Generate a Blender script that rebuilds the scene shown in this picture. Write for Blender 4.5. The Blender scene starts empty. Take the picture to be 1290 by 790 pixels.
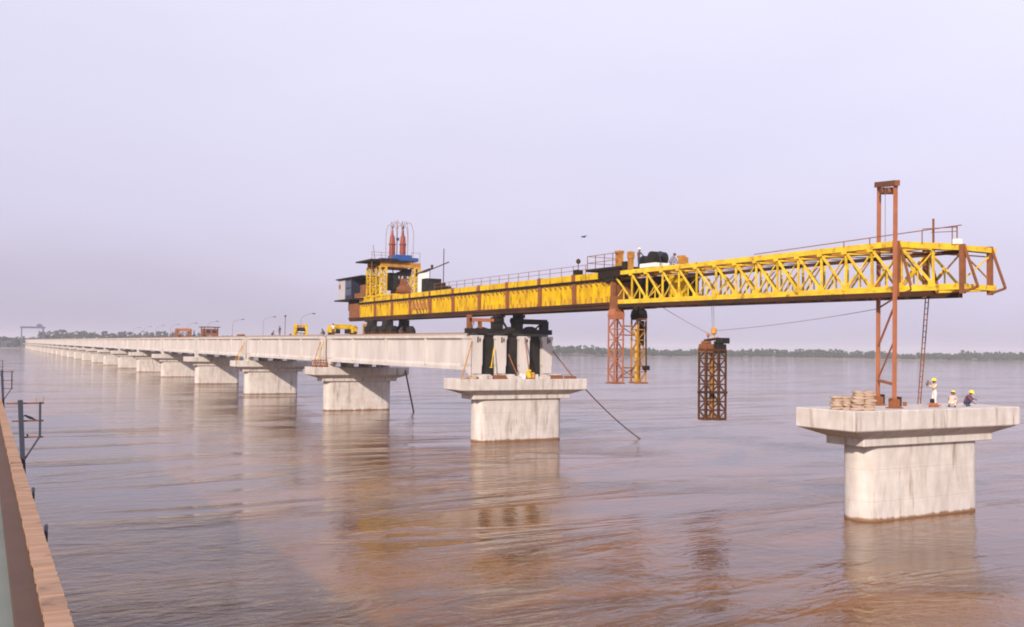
import bpy, bmesh, math, random
from mathutils import Vector, Matrix
R = math.radians
random.seed(7)
SC = bpy.context.scene
COL = SC.collection

# ------------------------------------------------------------------ camera
def look(yaw, pitch, roll):
    f = Vector((math.sin(yaw)*math.cos(pitch), math.cos(yaw)*math.cos(pitch), math.sin(pitch)))
    r0 = Vector((math.cos(yaw), -math.sin(yaw), 0)); u0 = r0.cross(f)
    r = r0*math.cos(roll) + u0*math.sin(roll); u = u0*math.cos(roll) - r0*math.sin(roll)
    return Matrix(((r.x, u.x, -f.x), (r.y, u.y, -f.y), (r.z, u.z, -f.z))).to_4x4()
cam = bpy.data.cameras.new('camera'); cam_o = bpy.data.objects.new('camera', cam); COL.objects.link(cam_o)
cam_o.matrix_world = Matrix.Translation((0, 0, 9.96)) @ look(.5106317, .0359489, .0140785)
cam.sensor_fit = 'HORIZONTAL'; cam.sensor_width = 36; cam.lens = 36*1189.09/1290
cam.clip_start = .3; cam.clip_end = 12000
SC.camera = cam_o

# ------------------------------------------------------------------ sky and sun
TO_SUN = Vector((-.80, -.72, .516)).normalized()
ELEV = math.asin(TO_SUN.z); AZ = math.atan2(TO_SUN.x, TO_SUN.y)
world = bpy.data.worlds.new('World'); SC.world = world; world.use_nodes = True
nt = world.node_tree; N = nt.nodes; L = nt.links; N.clear()
out = N.new('ShaderNodeOutputWorld'); bg = N.new('ShaderNodeBackground'); bg.inputs['Strength'].default_value = .1
sky = N.new('ShaderNodeTexSky'); sky.sky_type = 'NISHITA'; sky.sun_disc = False
sky.sun_elevation = ELEV; sky.sun_rotation = AZ; sky.dust_density = 4; sky.air_density = 1.5; sky.ozone_density = 1.5
tc = N.new('ShaderNodeTexCoord'); sep = N.new('ShaderNodeSeparateXYZ'); L.new(tc.outputs['Generated'], sep.inputs[0])
ramp = N.new('ShaderNodeValToRGB'); cr = ramp.color_ramp
cr.elements[0].position = 0; cr.elements[0].color = (.60, .545, .71, 1)
cr.elements[1].position = .34; cr.elements[1].color = (.88, .85, 1.04, 1)
e = cr.elements.new(.12); e.color = (.745, .70, .92, 1)
e = cr.elements.new(.8); e.color = (.66, .66, .9, 1)
ns = N.new('ShaderNodeTexNoise'); ns.inputs['Scale'].default_value = 2.2; ns.inputs['Detail'].default_value = 4
mp = N.new('ShaderNodeMapping'); mp.inputs['Scale'].default_value = (1, 1, 3.5)
L.new(tc.outputs['Generated'], mp.inputs[0]); L.new(mp.outputs[0], ns.inputs['Vector'])
ma = N.new('ShaderNodeMath'); ma.operation = 'MULTIPLY_ADD'; ma.inputs[1].default_value = .22; ma.inputs[2].default_value = -.11
L.new(ns.outputs['Fac'], ma.inputs[0])
ad = N.new('ShaderNodeMath'); ad.operation = 'ADD'; L.new(sep.outputs['Z'], ad.inputs[0]); L.new(ma.outputs[0], ad.inputs[1])
L.new(ad.outputs[0], ramp.inputs[0])
sc_ = N.new('ShaderNodeVectorMath'); sc_.operation = 'SCALE'; dt = N.new('ShaderNodeVectorMath'); dt.operation = 'DOT_PRODUCT'; dt.inputs[1].default_value = (.87, -.49, 0); L.new(tc.outputs['Generated'], dt.inputs[0])
az = N.new('ShaderNodeMath'); az.operation = 'MULTIPLY_ADD'; az.inputs[1].default_value = 1.3; az.inputs[2].default_value = 9.3    # hazier, brighter towards the right
L.new(dt.outputs['Value'], az.inputs[0]); L.new(az.outputs[0], sc_.inputs['Scale'])
L.new(ramp.outputs[0], sc_.inputs[0])
mix = N.new('ShaderNodeMix'); mix.data_type = 'RGBA'; mix.inputs[0].default_value = .85
L.new(sky.outputs[0], mix.inputs[6]); L.new(sc_.outputs[0], mix.inputs[7])
L.new(mix.outputs[2], bg.inputs['Color']); L.new(bg.outputs[0], out.inputs['Surface'])

sl = bpy.data.lights.new('sun', 'SUN'); sl.energy = 5; sl.angle = R(1.4); sl.color = (1, .86, .72)
so = bpy.data.objects.new('sun', sl); COL.objects.link(so)
so.rotation_euler = (-TO_SUN).to_track_quat('-Z', 'Y').to_euler()
so.location = TO_SUN*200
SC.view_settings.view_transform = 'Standard'; SC.view_settings.look = 'None'
SC.view_settings.exposure = .2; SC.view_settings.gamma = 1; SC.view_settings.use_curve_mapping = False
SC.render.engine = 'CYCLES'
SC.cycles.use_denoising = True
SC.cycles.max_bounces = 6; SC.cycles.volume_bounces = 0; SC.cycles.transparent_max_bounces = 6
SC.cycles.filter_width = 1.9

# ------------------------------------------------------------------ materials
def lerp(a, b, t): return tuple(x+(y-x)*t for x, y in zip(a, b))
def mat(name, base, dark=None, scale=1.5, stretch=(1, 1, 1), amount=.5, rough=.8, bump=.0, metal=0, spots=None, spot_at=.62, spot_scale=.6, spot_stretch=(1, 1, 1), fine=None, spec=.4, fine_scale=9, fine_stretch=(1, 1, 1), wet=None):
    """procedural weathered paint / concrete / steel: two noises of wear and an optional stain colour"""
    m = bpy.data.materials.new(name); m.use_nodes = True
    t = m.node_tree; n = t.nodes; l = t.links; b = n['Principled BSDF']
    b.inputs['Roughness'].default_value = rough; b.inputs['Metallic'].default_value = metal
    b.inputs['Specular IOR Level'].default_value = spec
    geo = n.new('ShaderNodeNewGeometry')
    def noise(sc, st, det=5):
        mpn = n.new('ShaderNodeMapping'); mpn.inputs['Scale'].default_value = st; l.new(geo.outputs['Position'], mpn.inputs[0])
        q = n.new('ShaderNodeTexNoise'); q.inputs['Scale'].default_value = sc; q.inputs['Detail'].default_value = det
        q.inputs['Roughness'].default_value = .62; l.new(mpn.outputs[0], q.inputs['Vector']); return q
    def rampn(src, a, bb):
        r = n.new('ShaderNodeMapRange'); r.inputs[1].default_value = a; r.inputs[2].default_value = bb; l.new(src, r.inputs[0]); return r.outputs[0]
    def mixc(f, a, bb):
        x = n.new('ShaderNodeMix'); x.data_type = 'RGBA'; l.new(f, x.inputs[0])
        if isinstance(a, tuple): x.inputs[6].default_value = (*a, 1)
        else: l.new(a, x.inputs[6])
        x.inputs[7].default_value = (*bb, 1); return x.outputs[2]
    q = noise(scale, stretch)
    f = rampn(q.outputs['Fac'], .35, .75)
    mu = n.new('ShaderNodeMath'); mu.operation = 'MULTIPLY'; mu.inputs[1].default_value = amount; l.new(f, mu.inputs[0])
    c = mixc(mu.outputs[0], base, dark or lerp(base, (0, 0, 0), .5))
    if fine:
        q2 = noise(fine_scale, fine_stretch, 3); f2 = rampn(q2.outputs['Fac'], .45, .7)
        mu2 = n.new('ShaderNodeMath'); mu2.operation = 'MULTIPLY'; mu2.inputs[1].default_value = .35; l.new(f2, mu2.inputs[0])
        c = mixc(mu2.outputs[0], c, fine)
    if spots:
        q3 = noise(spot_scale, spot_stretch, 8); f3 = rampn(q3.outputs['Fac'], spot_at-.05, spot_at+.07)
        mu3 = n.new('ShaderNodeMath'); mu3.operation = 'MULTIPLY'; mu3.inputs[1].default_value = .75; l.new(f3, mu3.inputs[0])
        c = mixc(mu3.outputs[0], c, spots)
    if wet:                          # silt mark left by the river at the foot of a pier
        sp_ = n.new('ShaderNodeSeparateXYZ'); l.new(geo.outputs['Position'], sp_.inputs[0])
        wa = n.new('ShaderNodeMath'); wa.operation = 'MULTIPLY_ADD'; wa.inputs[1].default_value = -.5; l.new(q.outputs['Fac'], wa.inputs[0]); l.new(sp_.outputs['Z'], wa.inputs[2])
        fw = rampn(wa.outputs[0], -.02, -.16); c = mixc(fw, c, wet)
    l.new(c, b.inputs['Base Color'])
    if bump:
        bn = n.new('ShaderNodeBump'); bn.inputs['Strength'].default_value = bump; bn.inputs['Distance'].default_value = .05
        l.new(q.outputs['Fac'], bn.inputs['Height']); l.new(bn.outputs[0], b.inputs['Normal'])
    return m
M = {}
M['concrete'] = mat('pier_concrete', (.57, .535, .515), (.34, .30, .275), 1.3, (1.1, 1.1, .35), .75, .9, .25, spots=(.22, .155, .11), spot_at=.61, spot_scale=.9, spot_stretch=(1.8, 1.8, .2), fine=(.44, .38, .33), fine_scale=1.1, fine_stretch=(.3, .3, 2.2), wet=(.20, .11, .06))
M['girder'] = mat('girder_concrete', (.56, .525, .51), (.34, .30, .28), .6, (1, 1, .3), .75, .9, .2, spots=(.33, .25, .2), spot_at=.7, spot_scale=.8, spot_stretch=(1, 1, .3), fine=(.45, .40, .37))
M['slab'] = mat('slab_concrete', (.36, .31, .28), (.24, .2, .17), .6, rough=.95)
M['shadeconc'] = mat('shade_dark_concrete', (.075, .085, .08), (.04, .05, .05), .8, rough=.95)  # concrete darkened to stand for the shade between the girders
M['yellow'] = mat('yellow_paint', (.68, .445, .003), (.33, .18, .008), .9, (1, 1, .5), .85, .6, 0, spots=(.12, .045, .015), spot_at=.585, spot_scale=1.6, spot_stretch=(1, 1, .3), spec=.25)
M['yellow_light'] = mat('pale_yellow_paint', (.76, .53, .03), (.42, .25, .03), 1.2, amount=.8, rough=.6, spots=(.15, .06, .02), spot_at=.61, spot_scale=1.6, spec=.25)
M['rust'] = mat('rusted_steel', (.24, .085, .03), (.10, .04, .018), 1.6, amount=.8, rough=.85)
M['orange'] = mat('orange_primer', (.37, .135, .065), (.20, .07, .035), 1.0, amount=.6, rough=.7)
M['darkrust'] = mat('dark_rusted_steel', (.10, .042, .02), (.035, .018, .012), 1.4, amount=.9, rough=.85, spec=.15)
M['ochre'] = mat('rusty_yellow_steel', (.46, .22, .03), (.2, .075, .02), 1.3, amount=.9, rough=.75)
M['dark'] = mat('dark_greasy_steel', (.012, .011, .011), (.04, .02, .012), .8, amount=.8, rough=.8, spec=.12)
M['rail'] = mat('dark_rail_steel', (.024, .017, .014), (.13, .045, .02), .5, (.2, .35, .6), .8, .8, spec=.12)
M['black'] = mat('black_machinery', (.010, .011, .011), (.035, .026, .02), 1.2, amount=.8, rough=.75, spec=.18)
M['blue'] = mat('blue_enamel', (.012, .07, .27), (.02, .05, .14), 1.5, rough=.5)
M['white'] = mat('white_sheet', (.75, .72, .72), (.6, .55, .52), 1.2, rough=.7)
M['greypanel'] = mat('pale_grey_panel', (.42, .41, .44), (.28, .27, .29), 1.5, rough=.7)
M['pane'] = mat('dark_window_panel', (.016, .02, .04), (.03, .03, .05), 1.5, rough=.5, spec=.2)
M['jack'] = mat('red_jack_paint', (.27, .055, .03), (.15, .035, .02), 2, rough=.5)
M['rope'] = mat('dark_rope', (.08, .05, .04), (.05, .03, .03), 3, rough=.9)
M['cable'] = mat('steel_cable', (.22, .17, .16), (.12, .1, .1), 3, rough=.6)
M['bag'] = mat('jute_sack', (.40, .295, .225), (.21, .14, .10), 3, amount=.7, rough=.95, bump=.4)
M['timber'] = mat('old_timber', (.30, .15, .08), (.15, .07, .04), 2, (1, 1, 1), .7, .9, .2)
M['kerb'] = mat('worn_brick', (.40, .25, .165), (.20, .115, .075), 2.2, (.4, 3.2, 1), .85, .95, .3, spots=(.10, .06, .045), spot_at=.62, spot_scale=1.1)
M['jointshade'] = mat('joint_shade_brown', (.17, .105, .075), (.10, .06, .045), 1, (1, 1, .3), .8, .95)  # shade of the open joints put into a brown
M['walkdeck'] = mat('grey_green_deck', (.17, .19, .17), (.11, .12, .11), .7, rough=.95)
M['walktimber_shade'] = mat('dark_timber_and_kerb_shade', (.10, .055, .04), (.06, .035, .028), 1.5, rough=.95)  # timber of beam and piles, also colours the painted shade by the kerb
M['postdark'] = mat('dark_blue_post', (.03, .035, .06), (.05, .05, .06), 2, rough=.7)
M['brass'] = mat('hook_yellow', (.62, .28, .03), (.35, .13, .02), 3, rough=.5)
M['haze_blue'] = mat('blue_grey_paint', (.07, .09, .15), (.05, .06, .1), .5, rough=.8)
M['bird'] = mat('dark_feathers', (.02, .022, .028), (.04, .04, .05), 8, rough=.7)
M['tyre'] = mat('tyre_rubber', (.02, .02, .02), (.03, .03, .03), 3, rough=.9)
M['skin'] = mat('brown_skin', (.16, .075, .045), (.13, .06, .035), 5, rough=.6)
M['hair'] = mat('black_hair', (.012, .01, .01), (.02, .015, .012), 5, rough=.7)
M['helmet'] = mat('yellow_helmet', (.88, .66, .02), (.7, .5, .02), 3, amount=.3, rough=.35)
M['helmet_white'] = mat('white_helmet', (.8, .76, .72), (.6, .55, .5), 3, amount=.3, rough=.4)
M['shoe'] = mat('dark_shoe', (.03, .022, .02), (.02, .015, .012), 5, rough=.7)
def cloth(name, c): return mat(name, c, lerp(c, (0, 0, 0), .35), 6, rough=.95)
M['cream'] = cloth('cream_cloth', (.62, .5, .38)); M['khaki'] = cloth('khaki_cloth', (.45, .33, .2)); M['whitecloth'] = cloth('white_cloth', (.7, .64, .62))
M['maroon'] = cloth('maroon_cloth', (.14, .05, .08)); M['navy'] = cloth('navy_cloth', (.04, .045, .09)); M['lightblue'] = cloth('light_blue_cloth', (.28, .42, .66))
M['greycloth'] = cloth('grey_cloth', (.2, .2, .26)); M['pinkcloth'] = cloth('pale_pink_cloth', (.6, .42, .38)); M['browncloth'] = cloth('brown_cloth', (.13, .07, .05))
M['bank'] = mat('silty_bank', (.20, .17, .13), (.12, .12, .08), .02, rough=1)
def leaf(name, a, b): return mat(name, a, b, .12, amount=.9, rough=.9, spec=.1)
M['leaf'] = leaf('far_leaves', (.040, .062, .034), (.016, .030, .020)); M['leaf2'] = leaf('far_palm_leaves', (.035, .055, .035), (.018, .03, .022))

# ------------------------------------------------------------------ mesh building
class MB:
    def __init__(s): s.v = []; s.f = []; s.smooth = False
    def add(s, vs, fs):
        o = len(s.v); s.v += [tuple(v) for v in vs]; s.f += [tuple(i+o for i in f) for f in fs]; return s
    def box(s, x0, x1, y0, y1, z0, z1):
        return s.add([(x0,y0,z0),(x1,y0,z0),(x1,y1,z0),(x0,y1,z0),(x0,y0,z1),(x1,y0,z1),(x1,y1,z1),(x0,y1,z1)],
                     [(0,3,2,1),(4,5,6,7),(0,1,5,4),(1,2,6,5),(2,3,7,6),(3,0,4,7)])
    def bar(s, p, q, w, h=None, up=(0,0,1)):
        p = Vector(p); q = Vector(q); h = h or w; d = (q-p).normalized(); u = Vector(up)
        if abs(d.dot(u)) > .98: u = Vector((1,0,0))
        a = d.cross(u).normalized()*w/2; b = a.cross(d).normalized()*h/2
        vs = [p-a-b, p+a-b, p+a+b, p-a+b, q-a-b, q+a-b, q+a+b, q-a+b]
        return s.add(vs, [(0,1,2,3)[::-1],(4,5,6,7),(0,1,5,4),(1,2,6,5),(2,3,7,6),(3,0,4,7)])
    def ang(s, p, q, w, t=.02):
        """an L-section angle bar"""
        return s.bar(p, q, w)
    def tube(s, pts, r, n=8):
        pts = [Vector(p) for p in pts]; rs = r if isinstance(r, (list, tuple)) else [r]*len(pts); o = len(s.v); u = None
        for i, p in enumerate(pts):
            d = (pts[min(i+1, len(pts)-1)]-pts[max(i-1, 0)]).normalized()
            if u is None: u = d.orthogonal().normalized()
            u = (u-d*u.dot(d)).normalized(); w = d.cross(u)
            for k in range(n):
                a = 2*math.pi*k/n; s.v.append(tuple(p+(u*math.cos(a)+w*math.sin(a))*rs[i]))
        for i in range(len(pts)-1):
            for k in range(n):
                a = o+i*n+k; b = o+i*n+(k+1) % n; s.f.append((a, b, b+n, a+n))
        s.f.append(tuple(o+k for k in range(n))[::-1]); s.f.append(tuple(o+(len(pts)-1)*n+k for k in range(n)))
        s.smooth = True; return s
    def loft(s, loops, cap=True):
        o = len(s.v); n = len(loops[0])
        for lp in loops: s.v += [tuple(p) for p in lp]
        for i in range(len(loops)-1):
            for k in range(n):
                a = o+i*n+k; b = o+i*n+(k+1) % n; s.f.append((a, b, b+n, a+n))
        if cap:
            s.f.append(tuple(o+k for k in range(n))[::-1]); s.f.append(tuple(o+(len(loops)-1)*n+k for k in range(n)))
        return s
    def ell(s, c, r, nu=12, nv=8, jitter=0):
        o = len(s.v); c = Vector(c)
        for j in range(1, nv):
            t = math.pi*j/nv
            for k in range(nu):
                a = 2*math.pi*k/nu; jj = 1+random.uniform(-jitter, jitter)
                s.v.append((c.x+r[0]*math.sin(t)*math.cos(a)*jj, c.y+r[1]*math.sin(t)*math.sin(a)*jj, c.z+r[2]*math.cos(t)*jj))
        top = len(s.v); s.v.append((c.x, c.y, c.z+r[2])); s.v.append((c.x, c.y, c.z-r[2]))
        for j in range(nv-2):
            for k in range(nu):
                a = o+j*nu+k; b = o+j*nu+(k+1) % nu; s.f.append((a, a+nu, b+nu, b))
        for k in range(nu):
            s.f.append((top, o+k, o+(k+1) % nu)); s.f.append((top+1, o+(nv-2)*nu+(k+1) % nu, o+(nv-2)*nu+k))
        s.smooth = True; return s

def thing(name, label, cat, loc=(0,0,0), group=None, kind=None):
    o = bpy.data.objects.new(name, None); COL.objects.link(o); o.location = loc; o.empty_display_size = .3
    tagit(o, label, cat, group, kind); o['_loc'] = list(loc); return o
def tagit(o, label, cat, group=None, kind=None):
    o['label'] = label; o['category'] = cat
    if group: o['group'] = group
    if kind: o['kind'] = kind
def build(mb, name, m, parent=None, bevel=0, label=None, loc=None, extra=()):
    """one mesh object; vertices come in world coordinates and are stored relative to the thing's base"""
    base = Vector((0,0,0)); top = parent
    if parent is not None:
        while top.parent: top = top.parent
        base = Vector(top['_loc'])
    elif loc is not None: base = Vector(loc)
    if extra:
        mb._n0 = len(mb.f)
        for (mb2, m2) in extra: mb.add(mb2.v, mb2.f)
    me = bpy.data.meshes.new(name); me.from_pydata([tuple(Vector(v)-base) for v in mb.v], [], mb.f); me.materials.append(M[m] if isinstance(m, str) else m)
    for (mb2, m2) in extra: me.materials.append(M[m2])
    if extra:
        fi = 0
        for n_, mi in [(mb._n0, 0)]+[(len(e_[0].f), i+1) for i, e_ in enumerate(extra)]:
            for k in range(n_): me.polygons[fi].material_index = mi; fi += 1
    me.validate(); bm = bmesh.new(); bm.from_mesh(me); bmesh.ops.recalc_face_normals(bm, faces=bm.faces); bm.to_mesh(me); bm.free()
    if mb.smooth:
        me.shade_smooth(); me.set_sharp_from_angle(angle=R(38))
    o = bpy.data.objects.new(name, me); COL.objects.link(o); o.parent = parent
    if parent is None: o.location = base
    if bevel:
        md = o.modifiers.new('bevel', 'BEVEL'); md.width = bevel; md.segments = 1; md.limit_method = 'ANGLE'
    if label: o['label'] = label
    return o
def solo(mb, name, m, label, cat, loc, group=None, bevel=0):
    o = build(mb, name, m, None, bevel, loc=loc); tagit(o, label, cat, group); return o
def copy_tree(o, parent=None):
    c = o.copy(); COL.objects.link(c)
    if parent: c.parent = parent
    for ch in list(o.children): copy_tree(ch, c)
    return c
def setting(o): o['kind'] = 'structure'; return o
ORD = ['first','second','third','fourth','fifth','sixth','seventh','eighth','ninth','tenth','eleventh','twelfth','thirteenth','fourteenth','fifteenth','sixteenth',
       'seventeenth','eighteenth','nineteenth','twentieth','twenty-first','twenty-second','twenty-third','twenty-fourth','twenty-fifth','twenty-sixth']

# ------------------------------------------------------------------ water
def water_mat():
    m = bpy.data.materials.new('muddy_river_water'); m.use_nodes = True
    t = m.node_tree; n = t.nodes; l = t.links; b = n['Principled BSDF']
    geo = n.new('ShaderNodeNewGeometry')
    def noise(sc, st, det=3, rough=.55, dist=0, rot=0):
        mpn = n.new('ShaderNodeMapping'); mpn.inputs['Scale'].default_value = st; mpn.inputs['Rotation'].default_value = (0, 0, rot)
        l.new(geo.outputs['Position'], mpn.inputs[0])
        q = n.new('ShaderNodeTexNoise'); q.inputs['Scale'].default_value = sc; q.inputs['Detail'].default_value = det
        q.inputs['Roughness'].default_value = rough; q.inputs['Distortion'].default_value = dist
        l.new(mpn.outputs[0], q.inputs['Vector']); return q.outputs['Fac']
    def rng(src, a, bb, c=0, d=1):
        r = n.new('ShaderNodeMapRange'); r.inputs[1].default_value = a; r.inputs[2].default_value = bb; r.inputs[3].default_value = c; r.inputs[4].default_value = d
        l.new(src, r.inputs[0]); return r.outputs[0]
    def mth(op, a, bb):
        x = n.new('ShaderNodeMath'); x.operation = op
        for i, z in enumerate((a, bb)):
            if isinstance(z, (int, float)): x.inputs[i].default_value = z
            else: l.new(z, x.inputs[i])
        return x.outputs[0]
    ROT = R(28)                                   # the current crosses under the bridge
    streak = noise(.055, (.38, 1.5, 1), 4, .6, 1.8, ROT)     # long lanes of smooth and ruffled water
    patch = noise(.03, (.6, 1.3, 1), 3, .55, 1.4, ROT)
    ruffle = mth('MULTIPLY', rng(streak, .47, .62), rng(patch, .42, .60, .12, 1))
    sepw = n.new('ShaderNodeSeparateXYZ'); l.new(geo.outputs['Position'], sepw.inputs[0])
    near = mth('ADD', mth('MULTIPLY', sepw.outputs['X'], 1.25), sepw.outputs['Y'])       # faster, rougher current by the old bridge
    near = rng(mth('ADD', near, mth('MULTIPLY', patch, 40)), 92, 74)
    ruffle = mth('MINIMUM', mth('ADD', ruffle, mth('MULTIPLY', near, .38)), 1)
    fine = noise(2.3, (.65, 1.2, 1), 4, .65, .6, ROT+.35)
    mid = noise(.48, (.6, 1.2, 1), 3, .55, 2.0, ROT+.2)
    eddy = noise(.15, (.7, 1.15, 1), 3, .5, 3.2, ROT-.2)
    boil = noise(.09, (.55, 1.2, 1), 3, .5, 1.8, ROT)
    h = mth('ADD', mth('MULTIPLY', fine, rng(ruffle, 0, 1, .014, .12)), mth('MULTIPLY', mid, rng(ruffle, 0, 1, .035, .32)))
    h = mth('ADD', h, mth('MULTIPLY', eddy, rng(ruffle, 0, 1, .04, .30)))
    h = mth('ADD', h, mth('MULTIPLY', boil, .08))
    bp = n.new('ShaderNodeBump'); bp.inputs['Strength'].default_value = 1; bp.inputs['Distance'].default_value = .62
    l.new(h, bp.inputs['Height']); l.new(bp.outputs[0], b.inputs['Normal'])
    silt = noise(.055, (.6, 1.3, 1), 5, .6, 2.6, ROT)             # clouds of silt carried by the current
    mix_ = n.new('ShaderNodeMix'); mix_.data_type = 'RGBA'; l.new(rng(silt, .44, .62), mix_.inputs[0])
    mix_.inputs[6].default_value = (.098, .040, .012, 1); mix_.inputs[7].default_value = (.18, .066, .007, 1)
    l.new(mix_.outputs[2], b.inputs['Base Color'])
    b.inputs['Roughness'].default_value = .06; b.inputs['IOR'].default_value = 1.43
    return m
mw = water_mat()
g = MB().add([(-4500,-600,0),(4500,-600,0),(4500,4500,0),(-4500,4500,0)], [(0,1,2,3)])
setting(build(g, 'water', mw))
# river bed and far bank as one raised terrain sheet
bank = MB()
def bank_y(x): return 1300-.43*(x-45)
xs = list(range(-4400, 4401, 100)); prof = ((0, -1.2), (6, .25), (16, 1.3), (60, 1.7), (400, 2.2), (2300, 3))
loops = []
for dy, z in prof: loops.append([(x, bank_y(x)+dy+9*math.sin(x*.011)+5*math.sin(x*.037), z) for x in xs])
o_ = 0
for lp in loops: bank.v += lp
nx = len(xs)
for i in range(len(loops)-1):
    for k in range(nx-1): a = i*nx+k; bank.f.append((a, a+1, a+1+nx, a+nx))
bank.smooth = True
setting(build(bank, 'terrain', 'bank'))

# ------------------------------------------------------------------ haze
def haze():
    m = bpy.data.materials.new('river_haze'); m.use_nodes = True; n = m.node_tree.nodes; n.clear()
    o = n.new('ShaderNodeOutputMaterial'); v = n.new('ShaderNodeVolumePrincipled')
    v.inputs['Color'].default_value = (.92, .9, .97, 1); v.inputs['Density'].default_value = .00025; v.inputs['Anisotropy'].default_value = 0
    m.node_tree.links.new(v.outputs[0], o.inputs['Volume'])
    hb = MB().box(-4600, 4600, -700, 4700, -5, 36)
    o = build(hb, 'haze', m); o['kind'] = 'stuff'; return o
haze()

# ------------------------------------------------------------------ far woods (a distant mass)
def woods(name, label, m, spots):
    mb = MB()
    for (x, y, hgt, wid) in spots:
        zb = 1.2
        mb.bar((x, y, zb), (x, y, zb+hgt*.55), .35)
        nclump = 18
        for k in range(nclump):
            u = random.random(); zz = zb+hgt*(.22+.74*u); rr = wid*(1-.75*max(0, u-.35))*.8
            a = random.uniform(0, 6.28); d = rr*math.sqrt(random.random())
            cx, cy = x+d*math.cos(a), y+d*math.sin(a); s_ = random.uniform(.8, 1.5)*wid*.25
            vs = []
            for ax in ((1,0,0),(-1,0,0),(0,1,0),(0,-1,0),(0,0,1),(0,0,-1)):
                q = random.uniform(.6, 1.4)*s_
                vs.append((cx+ax[0]*q+random.uniform(-.3,.3)*s_, cy+ax[1]*q+random.uniform(-.3,.3)*s_, zz+ax[2]*q*.8))
            mb.add(vs, [(0,2,4),(2,1,4),(1,3,4),(3,0,4),(2,0,5),(1,2,5),(3,1,5),(0,3,5)])
    o = build(mb, name, m); o['kind'] = 'stuff'; o['label'] = label; o['category'] = 'trees'; return o
sp = []
x = 380
while x < 1900:
    x += random.uniform(1.3, 3.2); big = 1+.45*math.sin(x*.021)+.3*math.sin(x*.083+1)
    for r_ in range(2):
        sp.append((x+random.uniform(-2, 2), bank_y(x)+14+r_*22+random.uniform(-6, 9), random.uniform(6.5, 10)*(.75+.35*big), random.uniform(3.5, 6)))
for (tx, th) in ((560,15),(600,13),(702,16),(838,15),(1010,16),(1016,14),(1180,17),(1188,15),(1196,16)):
    sp.append((tx, bank_y(tx)+20, th*.85, 5.5))
woods('far_woods', 'low grey-green woods along the far river bank on the right', 'leaf', sp)
sp = []
x = -150
while x < 420:
    x += random.uniform(1.3, 3.2); k = 1 if x > 62 else .62
    if x > 230: k = max(.5, 1-(x-230)*.0025)
    for r_ in range(2):
        sp.append((x+random.uniform(-2, 2), bank_y(x)+30+r_*25+random.uniform(-6, 9), random.uniform(16, 24)*k, random.uniform(4, 6.5)))
woods('far_palm_grove', 'taller dark trees on the far bank behind the bridge end', 'leaf2', sp)

# ------------------------------------------------------------------ piers
PX = 50.8                       # centre of every pier
GX = (46.2, 49.12, 52.04, 54.96)  # girder centre lines
def rect(cx, cy, a, b, z): return [(cx-a, cy-b, z), (cx+a, cy-b, z), (cx+a, cy+b, z), (cx-a, cy+b, z)]
def rounded(cx, cy, a, b, r, z, n=7):
    pts = []
    for (sx, sy, a0) in ((1, -1, -90), (1, 1, 0), (-1, 1, 90), (-1, -1, 180)):
        for k in range(n):
            t = R(a0+90*k/(n-1)); pts.append((cx+sx*(a-r)+r*math.cos(t), cy+sy*(b-r)+r*math.sin(t), z))
    return pts
def make_pier(yc, with_bearings):
    t = thing('bridge_pier', '', 'pier', (PX, yc, 0), 'concrete piers standing in the river')
    cap = MB()
    cap.loft([rect(PX, yc, 5.98, 1.42, 4.45), rect(PX, yc, 5.98, 1.42, 4.92), rect(PX, yc, 7.7, 2.2, 5.45), rect(PX, yc, 7.7, 2.2, 6.6)])
    build(cap, 'pier_cap', 'concrete', t, .045)
    sh = MB(); sh.loft([rounded(PX, yc, 5.32-d, 1.15-d, 1.0-d, z) for z, d in ((-4, 0), (1.10, 0), (1.115, .02), (1.135, .02), (1.15, 0), (2.98, 0), (2.995, .02), (3.015, .02), (3.03, 0), (4.46, 0))]); sh.smooth = True
    build(sh, 'pier_shaft', 'concrete', t)
    if with_bearings:
        for gx in GX:
            for dy in (-1.15, 1.05):
                build(MB().box(gx-.55, gx+.55, yc+dy-.4, yc+dy+.4, 6.58, 7.09), 'bearing_pedestal', 'concrete', t)
    return t
def pier_label(k):
    if k == 0: return 'bare concrete pier nearest the camera, workers and sacks on its cap'
    if k == 1: return 'concrete pier under the raw end of the finished deck, clutter on its cap'
    if k == 2: return 'concrete pier with a rust-red timber stack on the near corner of its cap'
    if k == 3: return 'concrete pier under the deck with a yellow prop on its cap, fourth from the right'
    return 'pale concrete pier under the finished deck, %s in the row counting from the right' % ORD[k]
NP = 26
p0 = make_pier(39.4, False); p0['label'] = pier_label(0)
p1 = make_pier(89.4, True); p1['label'] = pier_label(1)
for k in range(2, NP):
    c = copy_tree(p1); c.location = (PX, 39.4+50*k, 0); c['label'] = pier_label(k)

# ------------------------------------------------------------------ deck spans
Y1 = 89.9; ZG = 7.42; GH = 3.79
def ibeam(gx, y0, y1):
    """post-tensioned girder: flat end blocks, recessed web with stiffeners, wide top flange"""
    mb = MB()
    def sec(y, web, dz=0):
        tw, bw = .73, .54; z = ZG
        return [(gx-bw, y, z-dz), (gx+bw, y, z-dz), (gx+bw, y, z+.42), (gx+web, y, z+.7), (gx+web, y, z+GH-.5), (gx+tw, y, z+GH-.3), (gx+tw, y, z+GH),
                (gx-tw, y, z+GH), (gx-tw, y, z+GH-.3), (gx-web, y, z+GH-.5), (gx-web, y, z+.7), (gx-bw, y, z+.42)]
    mb.loft([sec(y0, .62, .32), sec(y0+1.5, .62, .32), sec(y0+1.6, .62), sec(y0+2.2, .62), sec(y0+3.4, .42), sec(y1-3.4, .42), sec(y1-2.2, .62), sec(y1-1.6, .62), sec(y1-1.5, .62, .32), sec(y1, .62, .32)])
    return mb
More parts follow.
